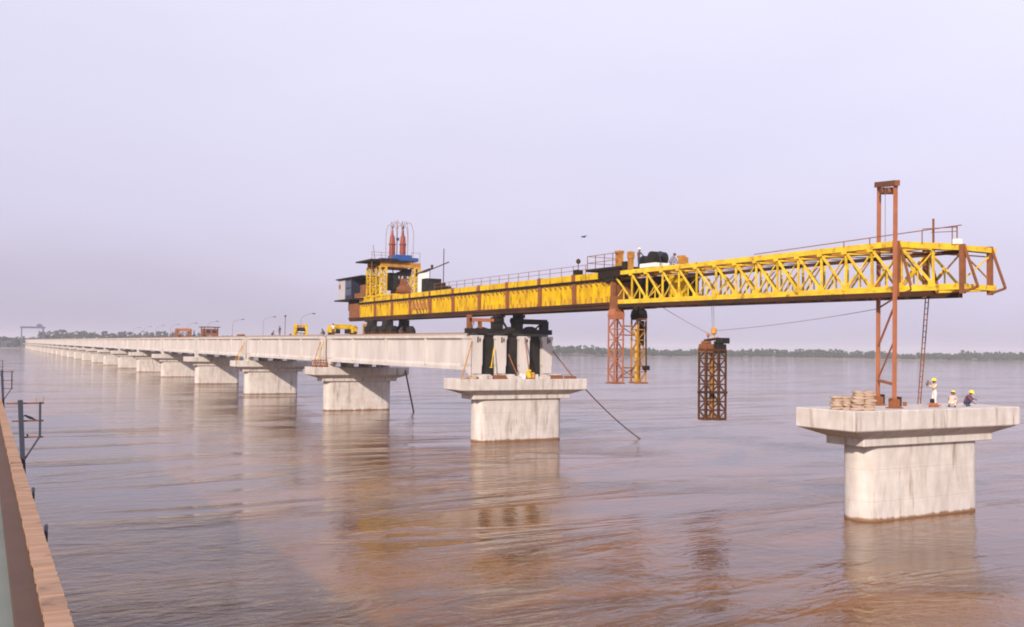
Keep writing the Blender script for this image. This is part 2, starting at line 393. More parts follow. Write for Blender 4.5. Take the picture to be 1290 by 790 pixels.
def make_span(y0):
    y1 = y0+48.75; ys = y0+49.95
    t = thing('bridge_span', '', 'bridge span', (50.58, y0, ZG), 'finished concrete spans of the bridge')
    for gx in GX:
        gmb = ibeam(gx, y0, y1)
        for q in (12.3, 24.9, 37.5): gmb.box(gx-.68, gx+.68, y0+q-.16, y0+q+.16, ZG+.40, ZG+GH-.28)
        build(gmb, 'girder', 'girder', t, .02)
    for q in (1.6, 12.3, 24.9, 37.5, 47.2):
        build(MB().box(GX[0]+.1, GX[3]-.1, y0+q-.15, y0+q+.15, ZG+.35, ZG+GH-.2), 'diaphragm', 'shadeconc', t)
    build(MB().box(GX[0]-.40, GX[0]-.30, y1+.03, y0+49.97, ZG-.25, ZG+GH-.02), 'joint_shade_panel', 'jointshade', t)  # brown panel added to darken the sunlit gap at each joint
    build(MB().box(GX[0]-.62, GX[3]+.62, y0+.9, ys, ZG+GH+.002, ZG+GH+.2), 'deck_slab', 'slab', t, .02)
    build(MB().box(GX[0]-.55, GX[0]-.35, y0+.95, ys-.05, ZG+GH+.203, ZG+GH+.30), 'edge_board', 'timber', t)
    return t
s1 = make_span(Y1); s1['label'] = 'nearest finished span, its raw girder ends showing under the yellow launcher'
for k in range(2, 25):
    c = copy_tree(s1); c.location = (50.58, Y1+50*(k-1), ZG)
    c['label'] = 'finished concrete girder span, %s along the deck from its raw end' % ORD[k-1]
for gx in GX:                   # anchorage pockets in the raw girder ends
    for (dx, z0, z1) in ((-.05, ZG+3.0, ZG+3.65), (.2, ZG+3.1, ZG+3.5)):
        build(MB().box(gx+dx, gx+dx+.16, Y1-.012, Y1+.05, z0, z1), 'anchor_pocket', 'dark', s1)
for a, b in ((0, 1), (1, 2), (2, 3)):   # black sheets added for the deep shade between girders at the raw end
    build(MB().box(GX[a]+.66, GX[b]-.66, Y1+.55, Y1+.62, 6.66, ZG+GH-.02), 'bay_shade_sheet', 'black', s1)
ZD = ZG+GH+.2                    # top of deck slab

# ------------------------------------------------------------------ launching girder
XN, XF = 48.5, 51.0
LG = thing('launching_girder', 'long yellow launching girder reaching from the deck over to the bare pier', 'launching girder', (50, 85, 13.55))
PY = (137.6, 133.2, 126.7, 120.3, 114.0, 107.7, 101.1, 94.3, 87.8, 81.1, 74.8, 68.6)
def part(mb, n, m, parent=None, **k): return build(mb, n, m, parent or LG, **k)
for X, near in ((XN, True), (XF, False)):
    w = MB().box(X+.22, X+.34, 68.6, 133.2, 14.1, 16.0)
    for i in range(1, 11):
        a, b = PY[i+1], PY[i]
        n_ = 7
        for j in range(1, n_):
            y = a+(b-a)*j/n_; w.box(X+.12, X+.221, y-.04, y+.04, 14.1, 15.98)
    part(MB().box(X+.1, X+.42, 133.2, 137.6, 14.05, 16.2), 'end_plate', 'rust')
    bc = MB().box(X, X+.6, 68.6, 137.6, 13.86, 14.10)
    part(bc, 'bottom_flange', 'rail')
    part(MB().box(X+.08, X+.52, 66.0, 137.4, 13.55, 13.857), 'runway_rail', 'rail')
    part(MB().box(X+.08, X+.5, 68.6, 133.4, 16.0, 16.26), 'web_shade_grime', 'dark')  # dark strip painting in the shadowed, grimy gap under the top chord
    tcm = MB()
    for i in range(1, 11): tcm.box(X, X+.6, PY[i+1]+.32, PY[i]-.32, 16.262, 16.84)
    part(tcm, 'top_chord', 'yellow')
    for y in PY[2:-1]:
        st = MB().box(X-.01, X+.225, y-.24, y+.24, 14.103, 16.0).box(X-.03, X+.62, y-.32, y+.32, 16.25, 16.90)
        part(st, 'splice_stiffener', 'rust')
    fl0 = fl = MB()                    # small brackets under the top chord
    random.seed(3)
    for i in range(1, 11):
        a, b = PY[i+1], PY[i]
        for j in range(1, 7):
            y = a+(b-a)*j/7+random.uniform(-.15, .15); fl.bar((X+.1, y, 16.0), (X+.18, y-.35, 15.62), .09)
    fl = MB()
    for i in (6, 7, 8, 9, 10):
        a, b = PY[i+1], PY[i]
        for j in range(6):
            if random.random() < .75:
                y = a+(b-a)*(.15+.7*j/5); fl.box(X+.13, X+.22, y-.16, y+.1, 14.103, 14.1+random.uniform(.35, .6))
    part(w, 'plate_web', 'yellow', extra=((fl0, 'rust'), (fl, 'ochre')))
# rust strutted panel
db = MB()
for j in range(5): db.bar((XN+.16, 113.4-j*1.2, 15.95), (XN+.16, 111.6-j*1.0, 14.2), .16)
part(db, 'panel_brace', 'rust')
part(MB().box(XN+.11, XN+.20, 107.9, 113.8, 14.7, 15.5), 'patch_plate', 'ochre')
# lattice nose
NY = [68.4, 65.9, 63.8, 61.7, 59.6, 57.45, 55.2, 53.0, 50.9, 48.8, 46.85, 44.8, 42.75, 40.7, 38.5, 36.3, 34.3]
def ztop(y): return 16.86 if y > 39 else 16.86-.62*(39-y)/4.7
def zc(y): return 14.1-.25*(68.3-y)/30.3        # centre of the bottom chord, drooping towards the tip
for X, near in ((XN, True), (XF, False)):
    m_ = 'yellow_light'
    tc_ = MB().bar((X+.25, 68.3, 16.64), (X+.25, 39, 16.64), .36, .36).bar((X+.25, 39, 16.642), (X+.25, 34.3, 16.05), .36, .36)
    for y in NY[1:-3]: tc_.box(X+.04, X+.075, y-.2, y+.2, 16.3, 16.7)
    part(tc_, 'nose_top_chord', m_)
    nb = MB().bar((X+.25, 68.3, zc(68.3)), (X+.25, 34.2, zc(34.2)), .38, .36)
    for y in NY[1:-1]: nb.box(X+.03, X+.065, y-.2, y+.2, zc(y), zc(y)+.36)
    part(nb, 'nose_bottom_chord', m_)
    rl = MB()
    for a, b in zip(NY[:-2], NY[1:-1]): rl.bar((X+.26, a-.012, zc(a)-.345), (X+.26, b+.012, zc(b)-.345), .42, .31)
    part(rl, 'nose_rail', 'rail')
    for i, y in enumerate(NY[1:-1]):
        part(MB().bar((X+.25, y, zc(y)+.15), (X+.25, y, ztop(y)-.35), .12, .12), 'truss_vertical', m_ if i % 4 else 'yellow')
    for i in range(len(NY)-2):
        a, b = NY[i], NY[i+1]
        part(MB().bar((X+.2, a, ztop(a)-.4), (X+.2, b, zc(b)+.17), .125, .125), 'truss_diagonal', m_)
        mid = ((a+b)/2, (ztop(a)-.4+zc(b)+.17)/2)
        part(MB().bar((X+.32, a-.05, zc(a)+.17), (X+.32, mid[0], mid[1]), .08, .08).bar((X+.30, mid[0], zc(mid[0])+.17), (X+.30, mid[0], mid[1]), .07, .07), 'truss_sub_strut', m_)
        if i >= 7 or not near: part(MB().bar((X+.40, b, ztop(b)-.4), (X+.40, a, zc(a)+.17), .08, .08), 'truss_counter_brace', 'ochre' if not near else m_)
    for y in (38.62, 34.3):      # rust coloured end frames with forward struts
        part(MB().bar((X+.12, y, 13.4), (X+.12, y, ztop(y)-.02), .24, .28), 'end_frame_post', 'rust')
        part(MB().bar((X+.12, y-.1, ztop(y)-.1), (X+.12, y-.95, 13.75), .12, .12), 'end_frame_strut', 'rust')
        part(MB().bar((X+.12, y-.95, 13.75), (X+.12, y-.1, 13.5), .12, .12), 'end_frame_toe', 'rust')
for i, y in enumerate(NY[1:]):   # cross members between the two trusses
    part(MB().bar((XN+.3, y, ztop(y)-.33), (XF+.2, y, ztop(y)-.33), .16, .2), 'top_cross_beam', 'ochre' if i % 3 else 'rust')
    part(MB().bar((XN+.3, y, zc(y)-.02), (XF+.2, y, zc(y)-.02), .18, .2), 'bottom_cross_beam', 'ochre')
    y2 = NY[i]
    part(MB().bar((XN+.35, y, ztop(y)-.5), (XF+.15, y2, ztop(y2)-.5), .07), 'top_lateral_brace', 'rust')
    part(MB().bar((XF+.15, y, ztop(y)-.62), (XN+.35, y2, ztop(y2)-.62), .07), 'top_lateral_brace', 'ochre')
    if i % 2:
        part(MB().bar((XN+.35, y, 14.3), (XF+.15, y, ztop(y)-.55), .07), 'sway_brace', 'yellow_light')
        part(MB().bar((XF+.15, y+.08, 14.3), (XN+.35, y+.08, ztop(y)-.55), .07), 'sway_brace', 'ochre')
    else: part(MB().bar((XN+.35, y, zc(y)+.2), (XF+.15, y2, zc(y2)+.2), .08), 'bottom_lateral_brace', 'yellow_light')
part(MB().box(XN+.62, XN+.74, 34.6, 60, 15.75, 15.98), 'trolley_beam', 'rail')
part(MB().bar((XN+.1, 34.3, 16.0), (XF+.5, 34.3, 16.0), .3, .3).bar((XN+.1, 34.3, 13.8), (XF+.5, 34.3, 13.8), .3, .3), 'end_cross_beam', 'yellow_light')
# stiffened boxes inside the root of the nose; dark ones painted as shaded yellow
for (a, b, m_) in ((65.7, 68.2, 'black'), (63.6, 65.6, 'dark'), (61.0, 63.4, 'yellow'), (59.7, 60.9, 'black')):
    part(MB().box(XF-.25, XF-.1, a, b, 14.35, 16.25), 'root_stiffener_plate', m_)
part(MB().box(XN-.04, XN+.3, 68.3, 68.7, 13.5, 16.9), 'joint_post', 'rust')
part(MB().box(XN-.1, XN+.75, 67.4, 70.6, 16.3, 16.98).box(XN-.06, XN+.7, 68.2, 69.6, 15.9, 16.31), 'joint_cover', 'dark')
# root of nose to cross girders between the plate girders
for y in PY[1:]: part(MB().box(XN+.3, XF+.25, y-.12, y+.12, 14.3, 15.9), 'cross_girder', 'rust')
# running rail along the top
def railing(y0, y1, x, zf, step=2.0, h=1.0, m_='rust', name='handrail'):
    mb = MB(); y = y0
    while y > y1-.01: mb.bar((x, y, zf(y)-.02), (x, y, zf(y)+h), .045); y -= step
    for hh in (.5*h, h):
        ys = [y0+(y1-y0)*k/12 for k in range(13)]
        for a, b in zip(ys[:-1], ys[1:]): mb.bar((x, a, zf(a)+hh), (x, b, zf(b)+hh), .04)
    return part(mb, name, m_)
railing(106.5, 72.6, XN+.1, lambda y: 16.84, 2.1, .85)
rl = MB()
for a, b in zip(NY[8:-1], NY[9:]): rl.bar((XN+.05, a, 16.94+.022*(50.9-a)), (XN+.05, b, 16.94+.022*(50.9-b)), .05)
for y in (42.75, 40.7, 36.9, 34.9): rl.bar((XN+.05, y, ztop(y)-.1), (XN+.05, y, 16.94+.022*(50.9-y)), .045)
part(rl, 'nose_handrail', 'rust')
part(MB().bar((XN+.2, 36.25, 16.3), (XN+.2, 36.25, 17.9), .09), 'mast', 'rust')
part(MB().bar((XN+.2, 37.0, 17.36), (XN+.2, 34.7, 17.25), .045).bar((XN+.2, 36.4, 17.1), (XN+.2, 34.7, 17.0), .04).bar((XN+.2, 34.7, 16.2), (XN+.2, 34.7, 17.3), .05), 'tip_guard_rail', 'rust')
part(MB().box(XN+.0, XN+.4, 34.5, 34.85, 16.25, 16.55), 'lamp_box', 'white')
# middle platform over the joint
part(MB().box(XN-.2, XF+.8, 67.2, 72.4, 16.99, 17.22), 'platform_floor', 'dark')
pr_ = MB()
for y in (72.3, 71.0, 69.6, 68.3):
    pr_.bar((XN-.1, y, 17.2), (XN-.1, y, 18.45), .055)
for z in (17.8, 18.42): pr_.bar((XN-.1, 72.3, z), (XN-.1, 67.6, z), .05)
for z in (17.8, 18.42): pr_.bar((XN-.1, 72.3, z), (XF+.7, 72.3, z), .05)
part(pr_, 'platform_railing', 'rust')
part(MB().bar((XN+.2, 74.3, 16.84), (XN+.2, 74.3, 18.2), .05).ell((XN+.2, 74.3, 18.15), (.22, .22, .25)), 'lamp_post', 'rail')
part(MB().box(XN, XN+.6, 74.1, 74.9, 16.85, 17.35), 'junction_box', 'dark')
bx = MB().box(XN+.1, XN+.55, 67.6, 68.2, 17.22, 18.55).box(XN+.05, XN+.6, 67.55, 68.25, 18.4, 18.62)
part(bx, 'control_cabinet', 'ochre')
bx = MB().box(XN+.1, XN+.45, 65.95, 66.35, 16.86, 17.9).box(XN+.05, XN+.5, 65.9, 66.4, 17.8, 18.4)
part(bx, 'drum_cabinet', 'ochre')
part(MB().box(XN+.1, XN+.6, 66.6, 67.2, 16.86, 17.6), 'motor', 'black')
wd = MB().tube([(XN+.2, 63.2, 17.62), (XN+1.6, 63.2, 17.62)], .58, 16).tube([(XN+.3, 64.5, 17.5), (XN+1.5, 64.5, 17.5)], .42, 14).box(XN+.25, XN+1.5, 62.8, 64.9, 17.2, 17.55)
part(wd, 'winch_drum', 'black')
part(MB().box(XN+.15, XN+1.6, 62.6, 64.7, 16.87, 17.21), 'winch_base', 'white')
part(MB().box(XN+.2, XN+.7, 59.0, 59.7, 16.87, 17.4).box(XN+.25, XN+.6, 59.2, 59.9, 17.4, 17.55), 'tool_chest', 'ochre')
part(MB().bar((XN+.3, 62.1, 16.86), (XN+.3, 62.1, 18.0), .05).box(XN+.2, XN+.4, 62.0, 62.2, 17.75, 18.1), 'signal_post', 'postdark')
# rear hoist tower
HT = part(MB(), 'hoist_tower', 'yellow')
def lattice_leg(x, y, w, z0, z1, m_=None, wy=None):
    mb = MB(); wy = wy or w
    c = [(x-w/2, y-wy/2), (x+w/2, y-wy/2), (x+w/2, y+wy/2), (x-w/2, y+wy/2)]
    for a in c: mb.bar((*a, z0), (*a, z1), .2)
    n = max(2, int((z1-z0)/1.3)); 
    for i in range(n+1):
        z = z0+(z1-z0)*i/n
        for k in range(4):
            p, q = c[k], c[(k+1) % 4]; mb.bar((*p, z), (*q, z), .15)
            if i < n: mb.bar((*p, z), (*q, z+(z1-z0)/n), .11)
    return mb
for (x, y) in ((48.9, 129.0), (48.9, 125.2), (54.1, 129.0), (54.1, 125.2)): part(lattice_leg(x, y, .95, 17.1, 21.1, wy=1.4), 'tower_leg', 'yellow', HT)
for y in (124.5, 129.3): part(MB().box(48.5, 54.6, y, y+.5, 21.1, 21.85), 'tower_beam', 'ochre', HT)
for y in (124.6, 128.6): part(MB().box(48.3, 54.7, y, y+.8, 16.86, 17.09), 'tower_sill', 'yellow', HT)
part(MB().box(48.45, 49.4, 119.5, 133.5, 16.85, 17.05), 'tower_sole_plate', 'yellow', HT)
part(MB().box(46.9, 52.5, 124.0, 130.4, 21.86, 22.06), 'tower_roof', 'black', HT)
bp_ = MB().box(50.6, 54.4, 124.8, 128.6, 22.07, 22.6).box(51.0, 53.6, 125.3, 128.2, 22.6, 23.0)
part(bp_, 'power_pack', 'blue', HT, bevel=.06)
part(MB().box(48.6, 51.2, 124.6, 127.5, 22.07, 22.3), 'roof_tray', 'black', HT)
for (jx, jy) in ((51.25, 127.2), (52.65, 126.6)):
    jk = MB().tube([(jx, jy, 22.3), (jx, jy, 22.4), (jx, jy, 24.5), (jx, jy, 24.6), (jx, jy, 24.8), (jx, jy, 25.7), (jx, jy, 26.0), (jx, jy, 26.7)], [.40, .43, .43, .55, .42, .36, .17, .12], 14)
    jk.tube([(jx, jy, 23.4), (jx, jy, 23.55)], .47, 14)
    part(jk, 'hydraulic_jack', 'jack', HT)
    for (dx, dy, top, back) in ((.9, .3, 28.0, 22.3), (-.9, .2, 27.4, 22.3), (-.55, -.8, 27.8, 22.3), (.55, -.5, 27.2, 22.3), (1.9, .6, 27.9, 22.6)):
        pts = []
        for k in range(13):
            a = math.pi*k/12; u = .5*(1-math.cos(a))
            z = 26.5+(top-26.5)*math.sin(a) if k <= 6 else (top+(back-top)*((k-6)/6)**2)
            pts.append((jx+dx*min(1, u*1.15), jy+dy*u, z))
        part(MB().tube(pts, .032, 5), 'jack_hose', 'rust', HT)
part(MB().bar((51.95, 127, 22.6), (51.95, 127, 28.2), .05), 'hose_mast', 'rust', HT)
part(MB().bar((52.5, 126.4, 22.6), (52.5, 126.4, 28.0), .05), 'hose_mast', 'rust', HT)
part(MB().box(51.8, 52.2, 126.9, 127.1, 25.2, 25.6), 'valve_block', 'blue', HT)
part(MB().box(50.5, 51.7, 125.6, 127.2, 17.9, 20.1).box(50.4, 51.8, 125.9, 127.0, 20.1, 20.4), 'counterweight', 'black', HT, bevel=.08)
part(MB().bar((51.1, 126.4, 20.4), (51.1, 126.4, 21.1), .1), 'hanger_rod', 'rail', HT)
part(MB().box(51.6, 53.4, 125.8, 128.4, 17.1, 18.7).box(52.0, 53.2, 126, 128, 18.7, 19.6).tube([(51.4, 126.2, 18.0), (53.6, 126.2, 18.0)], .7, 14), 'hoist_winch', 'rust', HT)
part(MB().tube([(52.4, 126, 20.55), (53.6, 126, 20.55)], .52, 14).box(51.9, 53.6, 125.6, 127, 20.1, 20.6), 'hoist_sheave', 'black', HT)
rr = MB()
for x in (47.0, 48.4, 49.8): rr.bar((x, 124.1, 22.0), (x, 124.1, 23.1), .045)
rr.bar((47.0, 124.1, 23.0), (49.8, 124.1, 23.0), .04).bar((47.0, 124.1, 22.6), (49.8, 124.1, 22.6), .035)
rr.bar((47.5, 124.2, 22.0), (47.2, 124.2, 24.0), .06)
part(rr, 'roof_railing', 'rust', HT)
rr = MB()
for x in (53.2, 54.5): rr.bar((x, 124.6, 21.8), (x, 124.6, 23.4), .045)
rr.bar((53.2, 124.6, 23.3), (54.5, 124.6, 23.3), .035)
part(rr, 'roof_railing', 'rust', HT)
part(MB().bar((47.2, 124.6, 17), (47.2, 124.6, 21.85), .09), 'roof_prop', 'rust', HT)
# rear cabin
CB = part(MB().box(48.3, 50.9, 138.6, 142.0, 16.95, 20.0), 'cabin', 'greypanel', bevel=.04)
part(MB().box(48.27, 50.9, 135.6, 138.59, 16.95, 20.0), 'cabin_side', 'pane', CB)
part(MB().box(48.0, 51.2, 130.6, 142.4, 20.05, 20.22), 'cabin_roof', 'dark', CB)
wn = MB()
for (a, b) in ((136.0, 137.0), (137.2, 138.3)):
    for (c, d) in ((17.5, 18.5), (18.7, 19.7)): wn.box(48.22, 48.268, a, b, c, d)
part(wn, 'cabin_window', 'haze_blue', CB)
part(MB().tube([(48.28, 141.2, 19.0), (48.31, 141.2, 19.0)], .42, 16), 'cabin_emblem', 'jack', CB)
part(MB().box(47.9, 51.3, 131.0, 142.6, 16.72, 16.93), 'cabin_floor', 'dark', CB)
part(MB().box(48.6, 50.4, 131.2, 135.3, 17.0, 17.7).box(48.8, 50.2, 131.3, 133.4, 17.7, 18.9), 'rear_winch', 'rust')
part(MB().box(50.6, 50.9, 131.0, 135.5, 17.0, 20.0), 'cabin_screen', 'white', CB)
part(MB().box(48.9, 50.8, 137.62, 138.8, 15.2, 16.7), 'cabin_bracket', 'dark', CB)
# mid machinery: white sheet, diesel set, boom
part(MB().box(49.9, 50.0, 111.3, 114.6, 16.95, 19.5), 'wind_sheet', 'white')
part(MB().box(48.9, 51, 109.6, 111.2, 16.86, 18.6).box(48.9, 51, 106.6, 109.7, 16.86, 17.5).box(49.2, 50.6, 107.4, 109.7, 17.5, 17.95), 'generator', 'black', bevel=.06)
part(MB().bar((50, 115.5, 19.3), (50, 105.4, 20.4), .1).bar((50, 115.5, 19.45), (50, 111, 19.9), .22).bar((50, 110.4, 19.9), (50, 110.4, 20.4), .25), 'boom', 'rail')
part(MB().bar((50, 106.9, 16.9), (50, 106.9, 22.2), .08).bar((50, 111, 18.6), (50, 111, 19.9), .05), 'boom_post', 'rail')

# ------------------------------------------------------------------ supports below the launcher
SF = thing('support_frame', 'dark steel support frame carrying the launcher on the raw end of the deck', 'support frame', (50, 90.35, ZD))
build(MB().box(45.0, 55.6, 90.0, 90.7, ZD+.004, ZD+.55), 'sill_beam', 'black', SF)
for x in (48.75, 51.25):
    build(MB().box(x-.5, x+.5, 89.85, 90.85, ZD+.55, 13.2), 'leg', 'black', SF)
    build(MB().box(x-.55, x+.55, 89.5, 90.35, 13.2, 13.54), 'saddle', 'dark', SF)
    for y in (89.95, 90.75): build(MB().tube([(x-.5, y, 12.9), (x+.5, y, 12.9)], .34, 12), 'roller', 'black', SF)
build(MB().box(51.7, 55.0, 90.05, 90.65, 12.55, 13.1), 'outrigger_beam', 'black', SF)
build(MB().box(54.3, 55.1, 89.95, 90.75, ZD+.55, 12.9), 'outrigger_leg', 'black', SF)
build(MB().box(45.3, 48.3, 90.05, 90.65, 12.7, 13.05), 'outrigger_beam', 'orange', SF)
build(MB().box(45.2, 45.55, 90.05, 90.65, ZD+.55, 13.4).box(46.55, 46.8, 90.1, 90.6, ZD+.55, 12.7), 'outrigger_leg', 'rust', SF)
build(MB().bar((49.3, 90.35, 13.0), (50.1, 90.35, ZD+.5), .18).bar((54.4, 90.35, 12.7), (53.5, 90.35, ZD+.5), .14), 'brace', 'dark', SF)
for c_, r_ in (((47.0, 90.5, ZD+.3), (.9, .5, .42)), ((50.3, 90.35, ZD+.35), (.8, .5, .45)), ((53.0, 90.5, ZD+.5), (.9, .5, .4))): build(MB().ell(c_, r_, 12, 8, .08), 'hose_coil', 'black', SF)


bog_n = 0
def bogie(x, y, label):
    t = thing('rear_bogie', label, 'bogie', (x, y, ZD), 'wheeled bogies under the tail of the launcher')
    build(MB().box(x-.35, x+.35, y-2.4, y+2.4, ZD+.62, ZD+1.3).box(x-.45, x+.45, y-.9, y+.9, ZD+1.3, 13.54), 'bogie_frame', 'black', t, .04)
    for dy in (-1.8, -.6, .6, 1.8):
        build(MB().tube([(x-.3, y+dy, ZD+.42), (x+.3, y+dy, ZD+.42)], .42, 14), 'wheel', 'rail', t)
    build(MB().box(x-.6, x-.36, y-.5, y+.7, ZD+.7, ZD+1.5), 'drive_motor', 'black', t, .05)
    return t
bogie(48.8, 128.3, 'black wheeled bogie under the near tail of the yellow launcher')
bogie(51.3, 128.3, 'black bogie under the far side tail of the yellow launcher')
bogie(48.8, 122.4, 'black bogie under the near girder, just ahead of the tail bogie')
bogie(51.3, 122.4, 'black bogie under the far girder, just ahead of its tail bogie')
solo(MB().box(48.6, 49.0, 130.6, 131.6, ZD, ZD+1.5).box(48.5, 49.1, 130.9, 131.3, ZD+1.5, ZD+1.7), 'jack_stand', 'ochre', 'short rusty yellow jack stand at the very tail of the launcher', 'jack stand', (48.8, 131.1, ZD), bevel=.04)

# ------------------------------------------------------------------ lattice trestle legs
def lattice(mb, x, y, w, z0, z1, n=6, t=.10):
    c = [(x-w/2, y-w/2), (x+w/2, y-w/2), (x+w/2, y+w/2), (x-w/2, y+w/2)]
    for a in c: mb.bar((*a, z0), (*a, z1), t*1.15)
    for i in range(n+1):
        z = z0+(z1-z0)*i/n
        for k in range(4):
            p, q = c[k], c[(k+1) % 4]; mb.bar((*p, z), (*q, z), t*(1.5 if i in (0, n) else .9))
            if i < n:
                if (i+k) % 2: p, q = q, p
                mb.bar((*p, z), (*q, z+(z1-z0)/n), t*.65)
    return mb
TR = thing('trestle_leg', 'pair of rusty lattice legs hanging at the joint of the launching girder', 'lattice leg', (50, 68.2, 7.0), 'lattice trestle legs')
def head(x, y, z, m_):
    hb = MB()
    pr = [(-.55, 0), (.55, 0), (.62, .35), (.5, .8), (.22, .98), (-.22, .98), (-.5, .8), (-.62, .35)]
    hb.loft([[(x+a, y-.45, z+b) for a, b in pr], [(x+a, y+.45, z+b) for a, b in pr]])
    return hb
for (x, m_, mh) in ((48.75, 'orange', 'orange'), (51.25, 'ochre', 'black')):
    build(lattice(MB(), x, 68.2, .92, 7.0, 12.65), 'column', m_, TR)
    build(head(x, 68.2, 12.6, mh), 'column_head', mh, TR)
    build(MB().box(x-.62, x+.62, 67.6, 68.8, 6.9, 7.02), 'foot_plate', 'rust', TR)
build(MB().bar((51.1, 68.2, 7.1), (51.1, 68.2, 12.0), .28), 'ram', 'yellow_light', TR)
build(MB().bar((51.45, 68.0, 10.3), (51.45, 68.0, 12.5), .3).bar((51.6, 67.5, 8.2), (51.6, 67.7, 12.4), .08).box(51.3, 51.9, 67.4, 67.7, 8.1, 8.5), 'hanging_chain', 'dark', TR)
for z in (12.0, 11.2, 8.3, 7.45):
    build(MB().bar((49.2, 68.2, z), (50.8, 68.2, z), .1), 'strut', 'rust', TR)
for a, b in (((49.2, 68.2, 8.3), (50.8, 68.2, 7.45)), ((50.8, 68.25, 8.3), (49.2, 68.25, 7.45)), ((49.2, 68.2, 12.0), (50.8, 68.2, 11.2))): build(MB().bar(a, b, .07), 'cross_brace', 'rust', TR)
build(MB().box(XN-.12, XN+.66, 67.7, 68.7, 13.3, 14.6), 'hanger', 'rust', TR)

HG = thing('trestle_leg', 'dark rusty lattice leg swinging free on the hook between the piers', 'lattice leg', (50, 57, 4.6), 'lattice trestle legs')
for (x, y, m_, mh) in ((49.6, 57.25, 'darkrust', 'rust'), (50.45, 56.75, 'darkrust', 'black')):
    build(lattice(MB(), x, y, .76, 4.6, 10.0, 8, .11), 'column', m_, HG)
    build(MB().box(x-.45, x+.45, y-.42, y+.42, 9.75, 10.45).box(x-.3, x+.3, y-.3, y+.3, 10.45, 10.68), 'column_head', mh, HG, .05)
    build(MB().box(x-.45, x+.45, y-.45, y+.45, 4.5, 4.62), 'foot_plate', 'rust', HG)
build(MB().bar((50.0, 57.0, 4.7), (50.0, 57.0, 9.4), .3), 'ram', 'ochre', HG)
build(MB().box(49.1, 50.95, 56.25, 57.7, 6.6, 6.75), 'collar', 'rail', HG)
build(MB().box(50.3, 51.2, 56.3, 57.0, 10.5, 10.95).bar((49.4, 57.3, 10.7), (50.5, 56.8, 10.9), .2), 'lifting_beam', 'black', HG, .04)
HK = thing('crane_hook', 'yellow hook block on a thin cable above the swinging lattice leg', 'hook', (50, 57, 10.9))
hk = MB().tube([(50.15, 57, 11.75), (50.15, 57, 11.65), (50.15, 57, 11.3), (50.15, 57, 11.2)], [.1, .22, .22, .1], 12)
hk.tube([(50.15, 57, 11.2), (50.28, 57, 11.05), (50.2, 57, 10.92), (50.05, 57, 10.95)], .055, 8)
build(hk, 'hook_block', 'brass', HK)
build(MB().tube([(50.15, 57, 11.75), (50.15, 57.05, 13.55)], .018, 5).tube([(50.0, 57, 11.7), (49.95, 57.05, 13.55)], .018, 5), 'hoist_cable', 'cable', HK)
build(MB().ell((49.75, 57.2, 11.15), (.13, .13, .18)).bar((49.75, 57.2, 10.7), (49.75, 57.2, 11.1), .07), 'shackle', 'orange', HK)
def sag(p, q, d, n=12):
    p = Vector(p); q = Vector(q)
    return [p.lerp(q, k/n)-Vector((0, 0, d*4*(k/n)*(1-k/n))) for k in range(n+1)]
solo(MB().tube(sag((49.7, 62.9, 13.5), (50.1, 57.1, 11.1), .05), .022, 5), 'guy_cable', 'cable', 'thin cable slanting from the girder down to the hook, left side', 'cable', (50, 60, 12), 'thin cables around the hook')
solo(MB().tube(sag((50.2, 56.9, 11.5), (50.0, 41.4, 12.75), .15), .02, 5), 'guy_cable', 'cable', 'long thin cable from the hook across to the orange portal', 'cable', (50, 49, 12), 'thin cables around the hook')

# ------------------------------------------------------------------ orange lifting portal on the bare pier
LP = thing('lifting_portal', 'tall orange two-post portal standing on the bare pier', 'lifting portal', (49.1, 40, 6.6))
pr = ((48.24, 38.62, 7.15, 20.25), (49.9, 41.2, 7.1, 20.75))
for (x, y, z0, z1) in pr:
    build(MB().bar((x, y, z0), (x+.12, y, z1), .19, .19), 'post', 'orange', LP)
    build(MB().box(x-.24, x+.24, y-.24, y+.24, 6.62, 7.16).box(x-.4, x+.4, y-.32, y+.32, 6.6, 6.68).bar((x-.45, y, 7.2), (x+.5, y, 7.2), .08), 'base_jack', 'rust', LP)
    build(MB().box(x+.24, x+.42, y-.2, y+.2, 6.7, 7.3), 'base_valve', 'dark', LP)
build(MB().bar((48.2, 38.35, 20.28), (50.15, 41.5, 20.8), .3, .34), 'top_beam', 'rust', LP)
for f_ in (.3, .7):
    x, y, z = 48.3+f_*1.75, 38.6+f_*2.65, 20.05+f_*.5
    build(MB().tube([(x-.15, y+.1, z-.2), (x+.15, y-.1, z-.2)], .22, 12), 'sheave', 'rust', LP)
build(MB().bar((48.26, 38.62, 8.05), (49.93, 41.2, 8.2), .17), 'cross_bar', 'orange', LP)
build(MB().bar((48.3, 38.62, 12.9), (49.9, 41.2, 10.3), .1).bar((49.95, 41.2, 12.8), (48.3, 38.62, 13.3), .08).bar((49.93, 41.2, 8.3), (48.3, 38.62, 10.8), .08), 'brace', 'orange', LP)
build(MB().tube([(49.0, 39.9, 20.3), (49.0, 39.9, 16.9)], .02, 5), 'hoist_cable', 'cable', LP)

LD = thing('ladder', 'thin rusty ladder leaning from the launcher nose to the bare pier', 'ladder', (54.2, 41.3, 6.6))
A0, A1 = Vector((53.95, 41.35, 6.62)), Vector((51.55, 38.9, 13.9)); B0, B1 = A0+Vector((.42, .12, 0)), A1+Vector((.5, .14, 0))
for a, b in ((A0, A1), (B0, B1)): build(MB().bar(a, b, .06), 'stile', 'rust', LD)
for k in range(1, 20):
    build(MB().bar(A0.lerp(A1, k/20), B0.lerp(B1, k/20), .045), 'rung', 'rust', LD)

